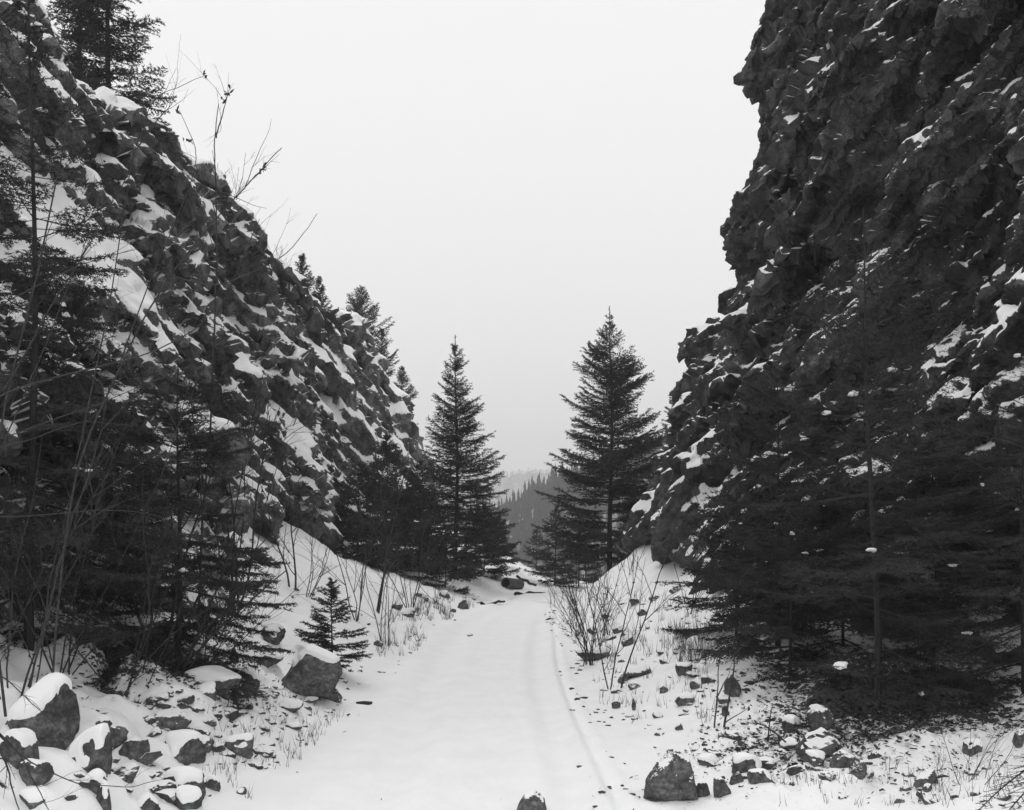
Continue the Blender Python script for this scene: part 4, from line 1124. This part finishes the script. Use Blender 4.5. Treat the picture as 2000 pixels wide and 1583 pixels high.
traced('bare_shrub', 'thin bare stems with dry seed heads left of the track in the foreground',
       [[(440, 1395, 0), (450, 1350, 0), (500, 1345, 0), (560, 1350, 0)], [(435, 1460, 0), (470, 1420, 0), (500, 1385, 0)], [(425, 1455, 0), (430, 1410, 0), (440, 1395, 0)]],
       8.2, .004, 406, kids=3, cat='bare shrub')

# fir boughs lying / reaching in the foreground
def bough(label, p0, p1, L_side, seed, name='fir_bough', dens=.035, nl=.02, nw=.0028):
    r = np.random.default_rng(seed); p0 = np.array(p0); p1 = np.array(p1); c = p0.copy(); c[2] = min(p0[2], p1[2])
    n = int(np.linalg.norm(p1-p0)/dens); d = (p1-p0)/np.linalg.norm(p1-p0); sv = np.cross(d, [0, 0, 1.]); sv /= np.linalg.norm(sv)
    A = []; B = []; mb = MB(); pts = [p0 + (p1-p0)*t + np.array([0, 0, .05*math.sin(t*3.1)]) for t in np.linspace(0, 1, n+1)]
    mb.tube(np.array(pts)-c, np.linspace(.007, .002, n+1), 5)
    for i in range(2, n+1):
        f = i/n
        A.append(pts[i-1]); B.append(pts[i])
        for sg in (-1, 1):
            l = L_side*(1.15-f)*r.uniform(.5, 1.1)
            td = d*.65 + sv*sg*.75 + np.array([0, 0, r.uniform(-.3, .3)])
            A.append(pts[i]); B.append(pts[i]+td*l); mb.tube(np.array([pts[i], pts[i]+td*l])-c, [.002, .001], 3)
    A = np.array(A)-c; B = np.array(B)-c; Ls = np.linalg.norm(B-A, axis=1)
    cnt = np.maximum(2, (Ls/.004).astype(int)); idx = np.repeat(np.arange(len(A)), cnt); u = r.random(len(idx))
    ax = (B-A)/(Ls[:, None]+1e-9); base = A[idx]+(B-A)[idx]*u[:, None]
    rd = np.cross(ax[idx], [0, 0, 1.])*np.sign(r.normal(size=len(idx)))[:, None] + r.normal(size=(len(idx), 3))*.3
    dr = ax[idx]*.5+rd; dr /= np.linalg.norm(dr, axis=1)[:, None]
    wv = np.cross(dr, r.normal(size=(len(idx), 3))); wv /= np.linalg.norm(wv, axis=1)[:, None]
    V = np.stack([base-wv*nw/2, base+wv*nw/2, base+dr*nl*r.uniform(.7, 1.1, len(idx))[:, None]], 1).reshape(-1, 3)
    root = bpy.data.objects.new(name, None); COL.objects.link(root); root.location = c; tag(root, label, 'fir bough')
    link('stem', mb.mesh('stem', M_bark), root); link('needles', mesh_np('needles', V, [np.arange(len(V)).reshape(-1, 3)], M_needle), root)
a = hit(1535, 1478); b = hit(1455, 1470)
bough('broken fir bough propped on the stones left of the right fir', a+[0, 0, .10], b+[0, 0, .22], .16, 1)
bough('loose fir sprig standing in the snow beside the broken bough', hit(1500, 1450), hit(1500, 1450)+[0.02, -.05, .28], .05, 2)
bough('fir bough reaching in at the bottom right corner', at(2080, 1470, 5.4), at(1905, 1590, 5.1), .2, 3)
bough('second fir bough drooping into the bottom right corner', at(2080, 1500, 5.2), at(1950, 1610, 5.0), .2, 4)
shrub(1905, 1530, .55, 'thin dry twigs standing in the snow at the lower right', 6, 330, .35, 1, .003, 3)
shrub(1830, 1550, .4, 'low dry twigs around the jagged stone at the lower right', 5, 331, .4, 1, .003, 3)

# ------------------------------------------------------------------ litter, grass, crumbs (uncountable)
r = np.random.default_rng(12)
def litter(n, cx, cy, rx, ry, s):
    X = cx + r.normal(size=n)*rx; Y = cy + r.normal(size=n)*ry
    Z = ground_z(X, Y) + .006 + r.random(n)*.02
    c = np.stack([X, Y, Z], -1); a = r.normal(size=(n, 3))*s; a[:, 2] *= .5; b = r.normal(size=(n, 3))*s; b[:, 2] *= .5
    return np.stack([c, c+a, c+a*.7+b, c+b*.8], 1).reshape(-1, 3)
V = np.concatenate([litter(5200, 3.25, 7.75, .65, .42, .022), litter(1500, 2.3, 7.4, .4, .25, .018), litter(1500, 3.1, 9.3, .5, .7, .022), litter(3200, -3.2, 8.7, .5, .7, .02), litter(900, 2.9, 6.6, 1.0, .35, .012)])
tag(link('leaf_litter', mesh_np('leaf_litter', V, [np.arange(len(V)).reshape(-1, 4)], M_leaf)), kind='stuff')

def tufts(spec):
    V = []
    for (px0, py0, px1, py1, n, h) in spec:
        for _ in range(n):
            p = hit(r.uniform(px0, px1), r.uniform(py0, py1)); l, rr = edges(p[1])
            if l+.12 < p[0] < rr-.05: continue
            for k in range(int(r.integers(3, 8))):
                b = p + np.array([r.normal()*.03, r.normal()*.03, -.01]); hh = h*r.uniform(.4, 1.2)
                tip = b + np.array([r.normal()*.25, r.normal()*.25, 1])*hh; w = .0016+.00012*p[1]
                V += [b-[w, 0, 0], b+[w, 0, 0], tip]
    return np.array(V)
V = tufts([(560, 1360, 800, 1500, 50, .13), (740, 1200, 830, 1290, 60, .2), (800, 1170, 930, 1215, 90, .28), (1060, 1180, 1200, 1300, 50, .2), (1150, 1150, 1360, 1290, 70, .26),
           (1120, 1290, 1400, 1420, 50, .14), (400, 1380, 620, 1560, 55, .12), (1500, 1500, 2000, 1580, 45, .10), (1300, 1230, 1390, 1300, 50, .3)])
tag(link('dry_grass', mesh_np('dry_grass', V, [np.arange(len(V)).reshape(-1, 3)], M_grass)), kind='stuff')

# crumbs of gravel along the wheel mark and at the foot of the slopes
mb = MB()
for _ in range(150):
    if r.random() < .55:
        Y = r.uniform(5.6, 24); x = .74+.012*(Y-6)+r.normal()*.13
    else:
        Y = r.uniform(5.5, 22); x = r.choice([-1.75, 1.15]) + r.normal()*.22
    s = r.uniform(.006, .02)*(1+(Y > 10)*.5)*(2.2 if r.random() < .05 else 1)
    P, T = ICO[0]
    mb.add(P*np.array([s*r.uniform(.8, 2), s*r.uniform(.6, 1), s*.6])*(1+r.normal(size=(12, 1))*.2) + np.array([x, Y, float(ground_z(x, Y))+s*.1]), T=T)
tag(link('gravel_crumbs', mb.mesh('gravel_crumbs', M_rocku)), kind='stuff')

# ------------------------------------------------------------------ haze
hm = bpy.data.materials.new('haze'); hm.use_nodes = True; ht = hm.node_tree; ht.nodes.clear()
ho = ht.nodes.new('ShaderNodeOutputMaterial'); hv = ht.nodes.new('ShaderNodeVolumePrincipled')
hv.inputs['Density'].default_value = .00075; hv.inputs['Color'].default_value = g(1.0)
ht.links.new(hv.outputs[0], ho.inputs['Volume'])
X0, X1, Y0, Y1, Z0, Z1 = -4700, 4700, -30, 3300, -200, 330
V = np.array([(x, y, z) for z in (Z0, Z1) for (x, y) in ((X0, Y0), (X1, Y0), (X1, Y1), (X0, Y1))], float)
Q = np.array([(0, 3, 2, 1), (4, 5, 6, 7), (0, 1, 5, 4), (1, 2, 6, 5), (2, 3, 7, 6), (3, 0, 4, 7)])
tag(link('haze', mesh_np('haze', V, [Q], hm)), kind='stuff')
